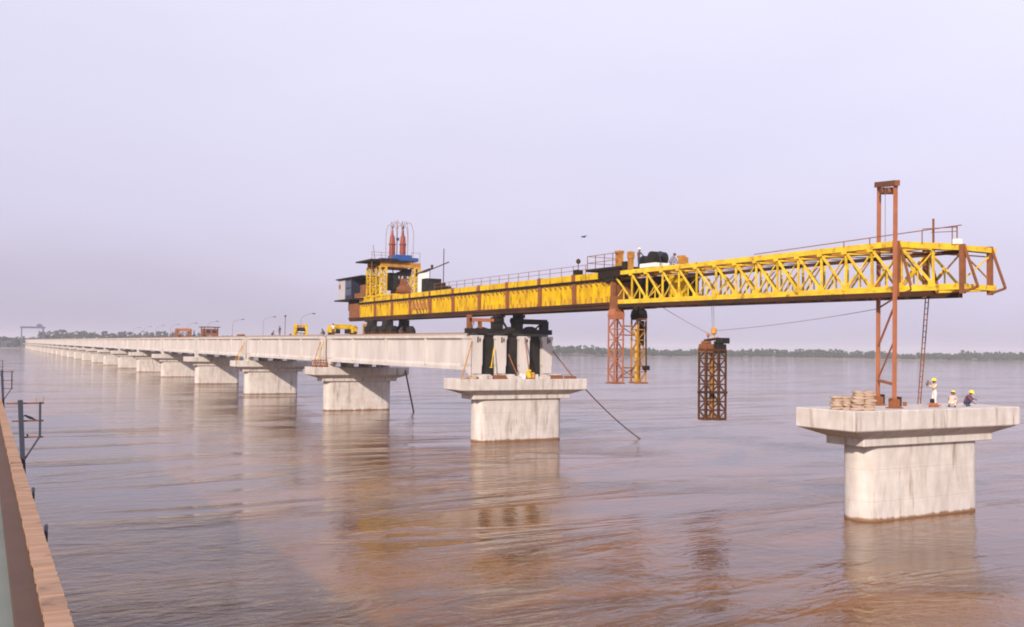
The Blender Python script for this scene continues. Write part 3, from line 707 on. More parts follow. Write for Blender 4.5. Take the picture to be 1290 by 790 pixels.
# ------------------------------------------------------------------ sacks on the bare pier
def sack_mesh(l=.64, w=.4, hh=.23):
    mb = MB(); 
    loops = []
    for i in range(9):
        u = -1+2*i/8; k = (1-abs(u)**3.2)**.5 if abs(u) < 1 else 0
        lp = []
        for j in range(12):
            a = 2*math.pi*j/12; ca, sa = math.cos(a), math.sin(a)
            ex = lambda v: math.copysign(abs(v)**.55, v)
            lp.append((u*l/2, ex(ca)*w/2*max(k, .78), ex(sa)*hh/2*max(k, .5)))
        loops.append(lp)
    mb.loft(loops); mb.smooth = True; return mb
sack0 = None
def stack(cx, cy, ang, layers, cols, which, drop=()):
    global sack0
    random.seed(cx)
    for i in range(layers):
        for j in range(cols):
            if (i, j) in drop: continue
            off = (j-(cols-1)/2)*.62+random.uniform(-.08, .08)
            p = Vector((cx+off*math.cos(ang), cy+off*math.sin(ang), 6.6+.085+i*.158))
            if sack0 is None: sack0 = o = build(sack_mesh(), 'sack', 'bag')
            else: o = sack0.copy(); COL.objects.link(o)
            o.location = p; o.rotation_euler = (random.uniform(-.09, .09), random.uniform(-.13, .13), ang+random.uniform(-.3, .3)+(math.pi if random.random() < .5 else 0))
            o.scale = (random.uniform(1, 1.12), random.uniform(1.25, 1.6), random.uniform(.85, 1.15))
            row = 'bottom layer' if i == 0 else ('top layer' if i == layers-1 else ORD[i]+' layer')
            tagit(o, 'tan jute sack, %s of the %s stack, %s' % (row, which, ('left end', 'right end')[j] if cols == 2 else ('left end', 'middle', 'right end')[j]), 'sack', 'jute sacks stacked on the bare pier')
stack(44.0, 38.85, R(-28), 5, 2, 'lower left')
stack(44.7, 37.95, R(-28), 7, 2, 'taller right')
# ------------------------------------------------------------------ loose gear on the caps
solo(MB().box(51.6, 52.3, 38.5, 38.8, 6.6, 6.7).box(51.4, 52.6, 38.55, 38.62, 6.7, 6.76).box(51.7, 52.1, 38.45, 38.85, 6.7, 6.86), 'orange_tool', 'orange', 'flat orange tool lying at the standing worker\'s feet', 'tool', (52, 38.6, 6.6), bevel=.02)
solo(MB().tube([(52.05, 38.85, 6.6), (52.05, 38.85, 7.05), (52.05, 38.85, 7.12)], [.13, .13, .07], 12), 'canister', 'black', 'small black canister beside the standing worker\'s legs', 'canister', (52.05, 38.85, 6.6))
solo(MB().tube([(51.2, 40.2, 6.6), (51.2, 40.2, 6.82), (51.2, 40.2, 6.86)], [.11, .13, .09], 12), 'bucket', 'rust', 'small brown bucket on the bare pier between portal and ladder', 'bucket', (51.2, 40.2, 6.6))
# clutter on the cap below the raw end
zc = 6.6
random.seed(11)
def solo_box(x, y, w, d, hgt, m_, name, label, cat, group=None):
    mb = MB().box(x-w/2, x+w/2, y-d/2, y+d/2, zc, zc+hgt).box(x-w/2+.04, x+w/2-.04, y-d/2+.04, y+d/2-.04, zc+hgt, zc+hgt+.06)
    return solo(mb, name, m_, label, cat, (x, y, zc), group, .03)
solo_box(46.1, 87.75, 1.3, .7, .34, 'concrete', 'concrete_block', 'pale concrete block on the cap edge left of the yellow pump', 'block', 'concrete blocks on the pier cap edge')
solo_box(49.6, 87.7, 1.4, .6, .28, 'concrete', 'concrete_block', 'pale concrete block on the cap edge between two rusty boxes', 'block', 'concrete blocks on the pier cap edge')
solo_box(53.3, 87.7, 1.2, .6, .25, 'concrete', 'concrete_block', 'pale concrete block on the cap edge right of the yellow pump', 'block', 'concrete blocks on the pier cap edge')
solo_box(47.7, 87.75, 1.5, .6, .36, 'rust', 'rusty_box', 'long rusty box on the cap under the second girder end', 'box', 'rusty boxes on the pier cap edge')
solo_box(54.8, 87.8, 1.5, .6, .34, 'rust', 'rusty_box', 'long rusty box on the cap under the last girder end', 'box', 'rusty boxes on the pier cap edge')
solo_box(56.9, 88.2, 1.2, .8, .22, 'rust', 'rusty_box', 'low rusty box near the right end of the cluttered cap', 'box', 'rusty boxes on the pier cap edge')
PM = thing('yellow_pump', 'small yellow pump standing on the cap below the girder ends', 'pump', (51.4, 87.8, zc))
build(MB().box(51.15, 51.6, 87.55, 88.05, zc+.12, zc+.7).tube([(51.1, 87.8, zc+.85), (51.6, 87.8, zc+.85)], .17, 12), 'pump_body', 'yellow_light', PM, .04)
build(MB().box(50.9, 51.95, 87.45, 87.6, zc, zc+.12).box(50.9, 51.95, 88.0, 88.15, zc, zc+.12), 'skid', 'rust', PM)
build(MB().tube([(51.9, 87.8, zc+.1), (51.9, 87.8, zc+.7)], .18, 12), 'cylinder', 'brass', PM)
solo(MB().box(50.3, 50.8, 87.5, 88.0, zc, zc+.5).box(50.25, 50.85, 87.45, 88.05, zc+.5, zc+.58), 'white_crate', 'white', 'small white crate left of the yellow pump', 'crate', (50.5, 87.8, zc), bevel=.02)
for j, (x, y, dz, a, lab) in enumerate(((44.0, 88.2, 0, .3, 'left in the bottom row of the heap by the near girder end'), (44.75, 88.1, 0, -.2, 'middle of the bottom row of the heap by the near girder end'), (45.3, 88.5, 0, .5, 'right end of the heap by the near girder end'), (44.35, 88.25, .18, .1, 'on top of the heap by the near girder end, left'), (44.95, 88.25, .18, -.3, 'on top of the heap by the near girder end, right'))):
    o = sack0.copy(); COL.objects.link(o); o.location = (x, y, zc+.1+dz); o.rotation_euler = (0, 0, a); o.scale = (1.3, 1.3, 1.1)
    tagit(o, 'tan sack, '+lab, 'sack', 'sacks heaped by the girder end')
def prop_(p, q, m_, label, r=.07):
    mb = MB().tube([p, q], r, 8).box(p[0]-.14, p[0]+.14, p[1]-.14, p[1]+.14, p[2]-.02, p[2]+.06)
    return solo(mb, 'raking_prop', m_, label, 'prop', p, 'raking props against the girders')
prop_((43.6, 88.4, 6.62), (45.55, 89.95, 10.6), 'ochre', 'rusty prop raking up to the near girder end')
prop_((57.7, 88.6, 6.62), (55.6, 89.8, 9.6), 'rust', 'dark prop raking up to the last girder end on the right')
prop_((50.2, 87.9, 6.62), (49.9, 89.7, 9.2), 'rust', 'brown prop in the bay left of the third girder end')
prop_((47.2, 88.6, 7.8), (48.1, 89.7, 9.9), 'yellow', 'short yellow prop leaning on the second girder end')
prop_((51.6, 87.9, 6.62), (51.9, 89.7, 11.0), 'timber', 'tall brown pole standing before the third girder end')
prop_((44.0, 138.6, 6.62), (45.55, 140.2, 10.6), 'yellow', 'yellow prop beside the timber stack at the next joint')
prop_((43.6, 139.3, 6.62), (45.5, 141.6, 10.4), 'ochre', 'rusty prop behind the yellow one at the next joint')
prop_((44.0, 188.6, 6.62), (45.55, 190.2, 10.4), 'yellow', 'yellow prop at the second joint back from the raw end')
prop_((43.6, 189.4, 6.62), (45.5, 191.5, 9.6), 'ochre', 'rusty prop at the second joint back from the raw end')
TS = thing('timber_stack', 'rust-red timber stack on the near corner of the second cap back', 'timber stack', (44.4, 138.2, 6.6))
for k in range(5):
    build(MB().bar((43.5+k*.45, 137.6+.25*(k % 2), 6.6), (43.8+k*.42, 138.7, 7.75), .16).box(43.5+k*.42, 43.75+k*.42, 137.9, 139.4, 6.602, 6.9), 'timber_post', 'orange' if k % 2 else 'rust', TS)
build(MB().bar((43.4, 138.0, 7.3), (45.5, 138.0, 7.25), .14).bar((43.4, 138.9, 7.6), (45.6, 138.9, 7.6), .14), 'timber_rail', 'rust', TS)
solo(MB().tube(sag((58.5, 87.5, 5.45), (64.6, 84.6, -.4), .35), .075, 7), 'mooring_rope', 'rope', 'dark rope slanting from the pier cap down into the water', 'rope', (58.5, 87.5, 5.4))
solo(MB().tube([(57.9, 137.4, 6.3), (57.4, 132.0, -1)], .13, 8), 'leaning_pole', 'rope', 'dark pole leaning in the water beside the third pier from the right', 'pole', (57.5, 132, 0))

# ------------------------------------------------------------------ gear and vehicles on the deck
GT = thing('yellow_trolley', 'yellow rail trolley on the deck behind the tail of the launcher', 'trolley', (48, 139, ZD))
build(MB().box(46.0, 50.2, 138.7, 139.3, ZD+1.0, ZD+1.55).box(46.6, 49.6, 138.75, 139.25, ZD+1.55, ZD+1.7), 'cross_beam', 'yellow', GT, .04)
for x in (46.35, 49.85):
    build(MB().box(x-.45, x+.45, 138.2, 139.8, ZD+.4, ZD+1.35), 'end_carriage', 'yellow', GT, .05)
    for y in (138.3, 139.7): build(MB().tube([(x-.2, y, ZD+.35), (x+.2, y, ZD+.35)], .35, 12), 'wheel', 'tyre', GT)
build(MB().box(47.0, 47.6, 138.5, 139.5, ZD+.3, ZD+.98).box(48.6, 49.2, 138.5, 139.5, ZD+.3, ZD+.98), 'winch_motor', 'black', GT, .05)
YW = thing('yellow_winch_frame', 'yellow upright frame with a dark drum on the deck', 'winch', (47, 157.6, ZD))
for x in (46.2, 48.0): build(MB().box(x-.22, x+.22, 157.2, 158.0, ZD, ZD+2.0).box(x-.32, x+.32, 157.0, 158.2, ZD, ZD+.2), 'post', 'yellow', YW, .03)
build(MB().box(46.4, 47.8, 157.4, 157.8, ZD+1.5, ZD+1.85), 'beam', 'ochre', YW)
build(MB().tube([(46.4, 157.6, ZD+.95), (47.8, 157.6, ZD+.95)], .5, 14), 'drum', 'black', YW)
build(MB().box(46.5, 47.7, 157.0, 157.12, ZD+.6, ZD+.75), 'guard', 'white', YW)
build(MB().box(43.9+1.9, 46.0, 159, 159.6, ZD, ZD+.35), 'skid', 'rust', YW)
RF = thing('red_frame', 'low red-brown steel frame on the deck, open in the middle', 'steel frame', (48, 270, ZD))
for x in (46.2, 49.8): build(MB().box(x-.25, x+.25, 269, 271, ZD, ZD+2.2), 'post', 'rust', RF, .03)
build(MB().box(45.9, 50.1, 269.5, 270.5, ZD+1.7, ZD+2.5), 'beam', 'orange', RF, .03)
build(MB().box(46.5, 49.5, 269.8, 270.2, ZD+.05, ZD+.5), 'sill', 'rust', RF)
build(MB().bar((46.4, 270, ZD+.5), (49.6, 270, ZD+1.7), .15), 'brace', 'orange', RF)
SH = thing('site_hut', 'brown site hut with a dark flat roof on the deck', 'hut', (47.7, 234, ZD))
build(MB().box(46.0, 49.4, 232.5, 236, ZD+.5, ZD+2.0), 'hut_body', 'rust', SH, .03)
build(MB().box(45.6, 49.8, 232.0, 236.4, ZD+2.35, ZD+2.5), 'roof', 'dark', SH)
ps = MB()
for x in (46.1, 49.3):
    for y in (232.6, 235.9): ps.box(x-.1, x+.1, y-.1, y+.1, ZD+.0, ZD+2.35)
build(ps, 'corner_frame', 'rust', SH)
build(MB().box(46.6, 47.5, 232.46, 232.5, ZD+1.0, ZD+1.7).box(48.0, 48.9, 232.46, 232.5, ZD+1.0, ZD+1.7), 'window', 'pane', SH)
for x in (46.4, 49.0):
    for y in (233.0, 235.4): build(MB().tube([(x-.15, y, ZD+.3), (x+.15, y, ZD+.3)], .3, 10), 'wheel', 'tyre', SH)
# heaps of tarpaulin on the deck edge
solo(MB().ell((46.4, 108.5, ZD+.3), (.5, .9, .75), 10, 6, .12), 'tarpaulin_heap', 'black', 'dark tarpaulin heap on the deck below the launcher', 'tarpaulin', (46.4, 108.5, ZD))
for (x, y, l_, lab) in ((46.2, 196, 1.8, 'low rusty pipe bundle on the deck between winch frame and hut'), (46.3, 222, 1.2, 'low rusty pipe bundle just right of the brown hut')):
    mb = MB()
    for k in range(4): mb.tube([(x-.4+k*.26, y-l_, ZD+.13), (x-.4+k*.26, y+l_, ZD+.13)], .13, 8)
    for k in range(3): mb.tube([(x-.27+k*.26, y-l_, ZD+.35), (x-.27+k*.26, y+l_, ZD+.35)], .13, 8)
    solo(mb, 'pipe_bundle', 'rust', lab, 'pipes', (x, y, ZD), 'pipe bundles on the deck')
# lamp posts
lamp0 = None
LPOS = [(183.5, True, 'nearest to the yellow launcher'), (194.6, False, ''), (212.3, True, 'second from the launcher'), (242, True, 'just right of the brown hut'), (272, True, 'between hut and red frame'), (302, True, 'left of the red frame'), (332, True, ''), (362, True, ''), (392, True, ''), (422, True, '')]
def lamp(x, y, arm, label, hgt):
    t = thing('lamp_post', label, 'lamp post', (x, y, ZD), 'thin lamp posts along the far deck edge')
    if arm:
        build(MB().tube([(x, y, ZD), (x, y, ZD+hgt*.8)], .045, 6), 'pole', 'cable', t)
        build(MB().tube([(x, y, ZD+hgt*.8), (x+.12, y, ZD+hgt*.92), (x+.6, y-.2, ZD+hgt*1.02), (x+1.6, y-.5, ZD+hgt*1.1), (x+2.2, y-.6, ZD+hgt*1.12)], .035, 6), 'arm', 'cable', t)
        build(MB().box(x+2.1, x+2.7, y-.75, y-.55, ZD+hgt*1.10, ZD+hgt*1.14), 'lamp_head', 'dark', t)
    else:
        build(MB().tube([(x, y, ZD), (x, y, ZD+hgt)], .055, 6), 'pole', 'rail', t)
        build(MB().box(x-.2, x+.2, y-.05, y+.05, ZD+hgt*.93, ZD+hgt), 'cross_arm', 'rail', t)
    return t
protoL = None
for i, (y, arm, lab) in enumerate(LPOS):
    if not arm:
        lamp(54.9, y, False, 'bare straight pole on the deck edge between two curved lamp posts', 4.6); continue
    label = ('thin curved lamp post on the far deck edge, '+lab) if lab else 'thin curved lamp post far along the deck edge, beyond the red frame'
    if protoL is None: protoL = lamp(54.9, y, True, label, 4.2)
    else:
        c = copy_tree(protoL); c.location = (54.9, y, ZD); c['label'] = label
# far gantry and shed at the bridge end
GA = thing('portal_gantry', 'dark blue portal gantry crane astride the far end of the bridge', 'gantry crane', (50, 1240, 2))
for x in (39.5, 62.0):
    for y in (1234, 1246): build(MB().bar((x, y, .5), (x, y, 24.5), 1.0), 'leg', 'haze_blue', GA)
    build(MB().box(x-.6, x+.6, 1233, 1247, 22.0, 23.0), 'end_tie', 'haze_blue', GA)
for y in (1236, 1244): build(MB().box(38, 64, y-.7, y+.7, 24.5, 26.6), 'bridge_beam', 'haze_blue', GA)
build(MB().box(55, 61, 1236, 1244, 26.6, 29.0).box(57, 59, 1238, 1242, 29.0, 30.2), 'trolley', 'haze_blue', GA)
SD = thing('dark_shed', 'dark blue shed on the far bank beside the bridge end', 'shed', (24, 1345, 1.5))
build(MB().box(10, 37, 1335, 1352, 1.2, 10.5), 'wall', 'haze_blue', SD)
build(MB().loft([[(9, 1334, 10.5), (38, 1334, 10.5), (38, 1353, 10.5), (9, 1353, 10.5)], [(9, 1343, 13.5), (38, 1343, 13.5), (38, 1344, 13.5), (9, 1344, 13.5)]]), 'roof', 'dark', SD)
for x in (15, 26): build(MB().box(x, x+5, 1334.9, 1335.01, 1.3, 6.5), 'door', 'dark', SD)

# ------------------------------------------------------------------ walkway the picture is taken from
WK = thing('walkway', 'worn brick kerb and narrow walkway edge along the left side of the river view', 'walkway', (.3, 10, 7.7))
kb = MB(); y = -3.0
random.seed(5)
n_ = 0
while y < 130:
    l_ = .115+random.uniform(-.006, .006); n_ += 1; gap = .03 if n_ % 17 == 0 else .007
    kb.box(.50+random.uniform(-.006, .006), .686+random.uniform(-.005, .004), y+gap, y+l_, 7.2, 7.755+random.uniform(-.007, .007)); y += l_
build(kb, 'brick_kerb', 'kerb', WK)
build(MB().box(.402, .497, -3, 130, 7.1, 7.70).box(.299, .402, -3, 130, 7.5, 7.70), 'kerb_shade_strip', 'walktimber_shade', WK)  # dark strip painted in for the shade along the brick kerb
build(MB().box(-9.5, .297, -3, 130, 7.3, 7.62), 'deck', 'walkdeck', WK)  # widened far out of view so its shadow darkens the near water
build(MB().box(-.1, .41, -3, 130, 6.3, 7.297), 'edge_beam', 'walktimber_shade', WK)
for y in (12.4, 15.6):
    build(MB().box(.70, .735, y-.06, y+.06, 7.5, 7.80), 'edge_bracket', 'postdark', WK)
for y in (-2, 22, 46, 70, 94, 118):
    for x in (-8.5, -4.5, -.3): build(MB().tube([(x, y, -4), (x, y, 7.295)], .4, 12), 'pile', 'walktimber_shade', WK)
rail0 = None
for i, (y, lab) in enumerate(((20.24, 'nearest dark steel guard frame on the walkway edge, birds on its bars'), (41.0, 'middle guard frame on the walkway edge, beyond the one with birds'), (61.8, 'farthest small guard frame on the walkway edge'))):
    if rail0 is None:
        t = thing('guard_frame', lab, 'guard rail', (.75, y, 7.76), 'guard frames along the walkway edge')
        build(MB().bar((.76, y, 7.3), (.66, y, 8.83), .085), 'post', 'postdark', t)
        build(MB().bar((1.015, y, 8.10), (1.0, y, 8.79), .04), 'outer_post', 'postdark', t)
        for z, x0 in ((8.765, .42), (8.43, .53), (8.12, .66)): build(MB().bar((x0, y+.03, z), (1.07, y+.03, z), .028), 'bar', 'rust', t)
        build(MB().bar((1.0, y, 8.11), (.74, y, 7.66), .032), 'brace', 'postdark', t)
        build(MB().bar((.94, y+.03, 8.77), (.93, y+.03, 8.87), .025).bar((1.05, y+.03, 8.77), (1.06, y+.03, 8.88), .025), 'prong', 'kerb', t)
        rail0 = t
    else:
        c = copy_tree(rail0); c.location = (.75+.02*i, y, 7.76); c['label'] = lab
def perched(p, d, s, label):
    """a crow: body, head with bill, folded wing and tail"""
    p = Vector(p); d = Vector(d).normalized(); mb = MB()
    pts = [p+d*k*s+Vector((0, 0, z*s)) for k, z in ((-.62, .42), (-.5, .52), (-.38, .5), (-.2, .38), (.05, .28), (.3, .16), (.52, .04), (.85, -.10))]
    mb.tube([tuple(q) for q in pts], [.015*s, .09*s, .11*s, .14*s, .16*s, .12*s, .07*s, .035*s], 10)
    mb.tube([tuple(p+d*(-.55)*s+Vector((0, 0, .47*s))), tuple(p+d*(-.8)*s+Vector((0, 0, .42*s)))], [.045*s, .01*s], 6)
    t = thing('bird', label, 'bird', tuple(p), 'birds')
    build(mb, 'body', 'bird', t)
    side = Vector((d.y, -d.x, 0))
    for sg in (-1, 1):
        build(MB().tube([tuple(p+side*sg*.04*s+d*.02*s+Vector((0, 0, .17*s))), tuple(p+side*sg*.04*s+d*.02*s)], .014*s, 5), 'leg', 'bird', t)
        w = MB().tube([tuple(p+side*sg*.13*s+d*k*s+Vector((0, 0, z*s))) for k, z in ((-.25, .42), (.05, .32), (.4, .12), (.7, -.02))], [.03*s, .08*s, .06*s, .01*s], 8)
        build(w, 'wing', 'bird', t)
    return t
perched((.83, 20.27, 8.445), (1, .1, 0), .17, 'dark crow perched on the middle bar of the nearest guard frame')
perched((.80, 20.27, 8.134), (.2, 1, 0), .085, 'tiny dark bird sitting on the bottom bar of the nearest guard frame')
fb = thing('bird', 'small dark bird flying in the sky above the girder', 'bird', (55, 83, 21.7), 'birds')
build(MB().tube([(54.7, 83, 21.7), (54.85, 83, 21.72), (55.1, 83, 21.72), (55.35, 83, 21.7)], [.02, .06, .06, .01], 6), 'body', 'bird', fb)
for sg in (-1, 1):
    build(MB().add([(54.9, 83, 21.73), (55.12, 83, 21.73), (55.2, 83+sg*.3, 21.86), (55.3, 83+sg*.62, 21.8), (55.0, 83+sg*.33, 21.86),
                    (54.9, 83, 21.71), (55.12, 83, 21.71), (55.2, 83+sg*.3, 21.84), (55.3, 83+sg*.62, 21.79), (55.0, 83+sg*.33, 21.84)],
                   [(0,1,2,4),(4,2,3),(5,9,7,6),(9,8,7),(0,5,6,1),(1,6,7,2),(2,7,8,3),(3,8,9,4),(4,9,5,0)]), 'wing', 'bird', fb)

# ------------------------------------------------------------------ people
def person(label, base, rotz, joints, shirt, pants, helmet=None, hair=True, sleeves='short', group='workers'):
    """one continuous skinned body; joints are in metres in a frame that faces +Y with the feet at z = 0"""
    t = thing('person', label, 'person', base, group); t.rotation_euler = (0, 0, rotz)
    J = {k: Vector(v) for k, v in joints.items()}
    names = list(J); idx = {k: i for i, k in enumerate(names)}
    rad = dict(pelvis=.135, waist=.125, chest=.15, neck=.062, headlow=.075, head=.1, headtop=.075,
               shl=.078, shr=.078, ell=.05, elr=.05, wrl=.034, wrr=.034, hal=.04, har=.04, hipl=.1, hipr=.1, knl=.068, knr=.068, anl=.046, anr=.046, tol=.042, tor=.042)
    edges = [('pelvis','waist'),('waist','chest'),('chest','neck'),('neck','headlow'),('headlow','head'),('head','headtop'),
             ('chest','shl'),('shl','ell'),('ell','wrl'),('wrl','hal'),('chest','shr'),('shr','elr'),('elr','wrr'),('wrr','har'),
             ('pelvis','hipl'),('hipl','knl'),('knl','anl'),('anl','tol'),('pelvis','hipr'),('hipr','knr'),('knr','anr'),('anr','tor')]
    me = bpy.data.meshes.new('body'); me.from_pydata([tuple(J[k]) for k in names], [(idx[a], idx[b]) for a, b in edges], [])
    o = bpy.data.objects.new('body', me); COL.objects.link(o)
    sk = o.modifiers.new('skin', 'SKIN'); sk.use_smooth_shade = True
    for i, k in enumerate(names):
        sv = me.skin_vertices[0].data[i]; r = rad[k]; sv.radius = (r, r*.8 if k in ('chest', 'waist') else r); sv.use_root = (k == 'pelvis')
    o.modifiers.new('sub', 'SUBSURF').levels = 2; o.modifiers['sub'].render_levels = 2
    dg = bpy.context.evaluated_depsgraph_get(); ev = o.evaluated_get(dg); m2 = bpy.data.meshes.new_from_object(ev)
    bpy.data.objects.remove(o); bm = bmesh.new(); bm.from_mesh(m2)
    for f in bm.faces: f.smooth = True
    # hands: palm side fingers and a thumb rooted inside the palm; face: nose, ears
    def finger(p, d, l_, r):
        mb = MB().tube([p, p+d*l_*.5, p+d*l_*.85+Vector((0, 0, -.15*l_)), p+d*l_+Vector((0, 0, -.3*l_))], [r, r*.95, r*.85, r*.5], 6)
        vs = [bm.verts.new(v) for v in mb.v]
        for fc in mb.f:
            try: bm.faces.new([vs[i] for i in fc]).smooth = True
            except ValueError: pass
    for s_ in ('l', 'r'):
        w_, h_ = J['wr'+s_], J['ha'+s_]; d = (h_-w_).normalized(); side = d.orthogonal().normalized()
        for k, ll in enumerate((.07, .08, .075, .06)): finger(h_+side*(-.03+.02*k)+d*.01, d, ll, .0095)
        finger(h_-side*.03-d*.03, (d-side*.8).normalized(), .06, .011)
    hd = J['head']; nk = (J['headtop']-J['headlow']).normalized(); fwd = Vector(joints.get('_fwd', (0, 1, 0))) if '_fwd' in joints else Vector((0, 1, 0))
    fwd = (fwd-nk*fwd.dot(nk)).normalized(); rt = fwd.cross(nk)
    for c, r in ((hd+fwd*.105-nk*.01, (.016, .022, .02)), (hd+rt*.1, (.012, .022, .03)), (hd-rt*.1, (.012, .022, .03)), (hd+fwd*.085-nk*.06, (.028, .016, .009))):
        mb = MB().ell(c, r, 8, 6); vs = [bm.verts.new(v) for v in mb.v]
        for fc in mb.f: bm.faces.new([vs[i] for i in fc]).smooth = True
    eye_faces = []
    for sg in (-1, 1):
        mb = MB().ell(hd+fwd*.088+rt*sg*.036+nk*.018, (.013, .013, .009), 8, 6); vs = [bm.verts.new(v) for v in mb.v]
        for fc in mb.f: q = bm.faces.new([vs[i] for i in fc]); q.smooth = True; eye_faces.append(q)
    bm.faces.ensure_lookup_table(); eyes = set(f.index for f in eye_faces) if False else None
    segs = [(J[a], J[b], a, b) for a, b in edges]
    mats = [M['skin'], M[shirt], M[pants], M['shoe'], M['hair']]
    efs = set(eye_faces)
    for f in bm.faces:
        if f in efs: f.material_index = 4; continue
        c = f.calc_center_median(); best = None
        for A, B, a, b in segs:
            ab = B-A; tt = max(0, min(1, (c-A).dot(ab)/max(ab.length_squared, 1e-9))); dd = (c-(A+ab*tt)).length-(rad[a]*(1-tt)+rad[b]*tt)
            if best is None or dd < best[0]: best = (dd, a, b, tt)
        _, a, b, tt = best; pr = (a, b); mi = 0
        if a in ('waist', 'chest') and b in ('chest', 'neck', 'shl', 'shr'): mi = 1 if not (b == 'neck' and tt > .75) else 0
        elif pr == ('pelvis', 'waist'): mi = 1 if tt > .35 else 2
        elif a in ('shl', 'shr'): mi = 1 if (sleeves == 'long' or tt < .6) else 0
        elif a in ('ell', 'elr'): mi = 1 if sleeves == 'long' and tt < .85 else 0
        elif a == 'pelvis' or a in ('hipl', 'hipr'): mi = 2
        elif a in ('knl', 'knr'): mi = 2 if tt < .9 else 3
        elif a in ('anl', 'anr'): mi = 3
        f.material_index = mi
    m2.materials.clear()
    for m_ in mats: m2.materials.append(m_)
    bm.to_mesh(m2); bm.free()
    m2.name = 'body'; o = bpy.data.objects.new('body', m2); COL.objects.link(o); o.parent = t
    # hair and helmet follow the head
    def cap(name, m_, r, lo, brim):
        mb = MB(); loops = []
        for i in range(7):
            a = R(90-lo)*i/6; loops.append([tuple(hd+nk*(.045+r*1.0*math.cos(a))+(fwd*math.cos(k*math.pi/8)*1.12+rt*math.sin(k*math.pi/8))*r*math.sin(a)+(Vector((0,0,0)))) for k in range(16)])
        if brim:
            loops.append([tuple(hd+nk*.05+(fwd*math.cos(k*math.pi/8)*1.35+rt*math.sin(k*math.pi/8)*1.12)*r) for k in range(16)])
            loops.append([tuple(hd+nk*.035+(fwd*math.cos(k*math.pi/8)*1.35+rt*math.sin(k*math.pi/8)*1.12)*r) for k in range(16)])
        mb.v = [v for lp in loops for v in lp]
        for i in range(len(loops)-1):
            for k in range(16): mb.f.append((i*16+k, i*16+(k+1) % 16, (i+1)*16+(k+1) % 16, (i+1)*16+k))
        mb.smooth = True
        me_ = bpy.data.meshes.new(name); me_.from_pydata(mb.v, [], mb.f); me_.materials.append(M[m_]); me_.shade_smooth(); me_.validate()
        q = bpy.data.objects.new(name, me_); COL.objects.link(q); q.parent = t
    cap('hair', 'hair', .112, -18, False)
    if helmet: cap('helmet', helmet, .142, -5, True)
    return t
def stand(**k):
    j = dict(pelvis=(0,0,.92), waist=(0,0,1.08), chest=(0,.0,1.3), neck=(0,0,1.47), headlow=(0,.015,1.54), head=(0,.025,1.62), headtop=(0,.02,1.69),
             shl=(-.2,0,1.4), ell=(-.25,.0,1.12), wrl=(-.25,.1,.88), hal=(-.25,.13,.80), shr=(.2,0,1.4), elr=(.25,0,1.12), wrr=(.25,.1,.88), har=(.25,.13,.80),
             hipl=(-.1,0,.88), knl=(-.12,.03,.48), anl=(-.12,-.01,.075), tol=(-.13,.14,.045), hipr=(.1,0,.88), knr=(.12,.03,.48), anr=(.12,-.01,.075), tor=(.13,.14,.045))
    j.update(k); return j
def squat(**k):
    j = dict(pelvis=(0,-.05,.28), waist=(0,.02,.42), chest=(0,.16,.6), neck=(0,.26,.74), headlow=(0,.3,.80), head=(0,.34,.87), headtop=(0,.36,.94),
             shl=(-.2,.2,.68), ell=(-.26,.36,.46), wrl=(-.16,.52,.28), hal=(-.12,.58,.22), shr=(.2,.2,.68), elr=(.26,.36,.46), wrr=(.16,.52,.28), har=(.12,.58,.22),
             hipl=(-.11,-.03,.27), knl=(-.19,.34,.47), anl=(-.17,.08,.08), tol=(-.19,.24,.045), hipr=(.11,-.03,.27), knr=(.19,.34,.47), anr=(.17,.08,.08), tor=(.19,.24,.045))
    j.update(k); return j
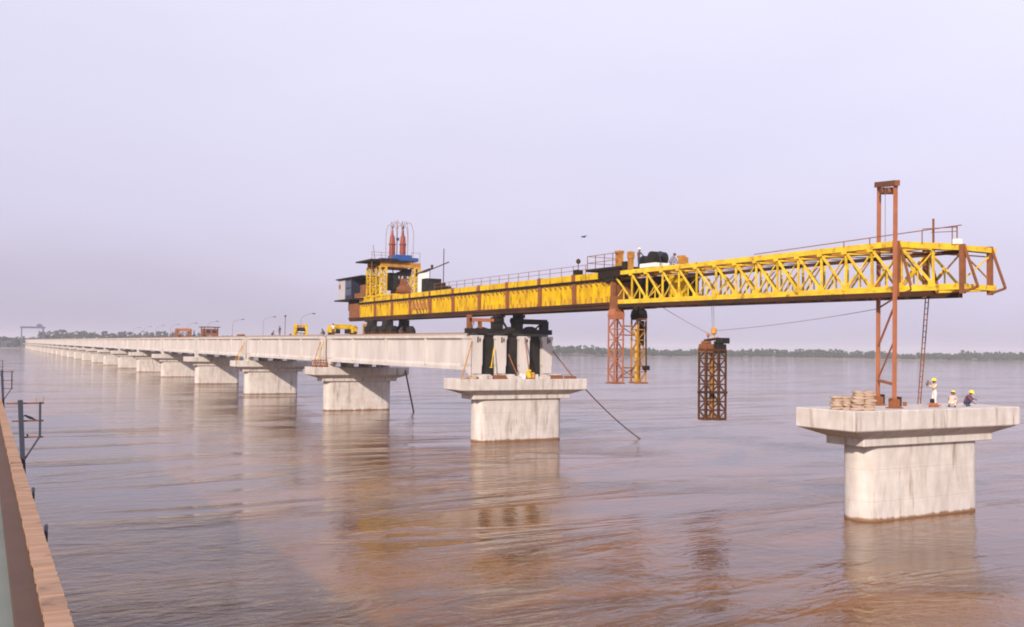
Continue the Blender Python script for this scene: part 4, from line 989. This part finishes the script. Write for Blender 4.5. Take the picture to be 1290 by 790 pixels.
# facing: rotz 0 faces +Y (away from the camera); +90 deg faces -X (left in the picture)
person('standing worker in cream shirt and yellow helmet on the bare pier', (52.39, 38.95, 6.6), R(75),
       stand(ell=(-.28,.22,1.2), wrl=(-.22,.42,1.42), hal=(-.2,.48,1.5), elr=(.27,.2,1.18), wrr=(.18,.42,1.38), har=(.14,.48,1.44)), 'cream', 'whitecloth', 'helmet', sleeves='long', group='workers on the bare pier')
solo(MB().tube([(51.86, 39.02, 7.98), (51.92, 39.05, 8.24)], [.05, .06], 8), 'hand_radio', 'rust', 'small brown device held up by the standing worker', 'radio', (51.9, 39.02, 8.0))
person('crouching worker in cream clothes and yellow helmet on the bare pier', (52.95, 38.15, 6.6), R(-70), squat(), 'pinkcloth', 'cream', 'helmet', sleeves='long', group='workers on the bare pier')
person('worker in dark maroon shirt sitting on the far right of the bare pier', (55.0, 38.6, 6.6), R(-165), squat(wrl=(-.3,.45,.5), hal=(-.32,.5,.46), shl=(-.21,.16,.7), pelvis=(0,-.05,.2), hipl=(-.11,-.03,.2), hipr=(.11,-.03,.2)), 'maroon', 'navy', 'helmet', sleeves='long', group='workers on the bare pier')
person('worker in dark clothes and white helmet standing on the launcher by the black drum', (48.95, 65.2, 16.87), R(-100), stand(elr=(.28,.2,1.15), wrr=(.2,.4,1.05), har=(.16,.48,1.02)), 'browncloth', 'navy', 'helmet_white', sleeves='long', group='workers on the launcher')
person('worker in grey-blue clothes bending on top of the lattice nose', (48.95, 60.9, 16.86), R(-95), squat(), 'greycloth', 'greycloth', None, sleeves='long', group='workers on the launcher')
person('man in light blue shirt by the orange arm under the launcher', (46.02, 91.15, ZD), R(170), stand(ell=(-.27,.1,1.15), wrl=(-.2,.3,1.0), hal=(-.17,.36,.98)), 'lightblue', 'navy', None, group='people on the finished deck')
person('man in white shirt standing beside the yellow trolley', (45.95, 137.0, ZD), R(150), stand(), 'whitecloth', 'browncloth', None, group='people on the finished deck')
person('man in dark clothes bending beside the man in white', (45.85, 140.9, ZD), R(100), squat(), 'navy', 'navy', None, group='people on the finished deck')
person('man in dark clothes between winch frame and pipe bundle', (46.3, 167.5, ZD), R(120), stand(), 'navy', 'browncloth', None, group='people on the finished deck')
person('man crouching on the deck left of the winch frame', (46.2, 172.5, ZD), R(-100), squat(), 'browncloth', 'navy', None, group='people on the finished deck')
person('man in navy standing right of the red frame', (46.4, 246.5, ZD), R(-120), stand(), 'navy', 'navy', None, group='people on the finished deck')
person('man in dark shirt standing left of the red frame', (46.4, 277, ZD), R(90), stand(), 'browncloth', 'navy', None, group='people on the finished deck')
person('man crouching on the deck below the launcher', (46.3, 112.0, ZD), R(-90), squat(), 'navy', 'browncloth', None, group='people on the finished deck')
for o in bpy.data.objects:
    if '_loc' in o: del o['_loc']
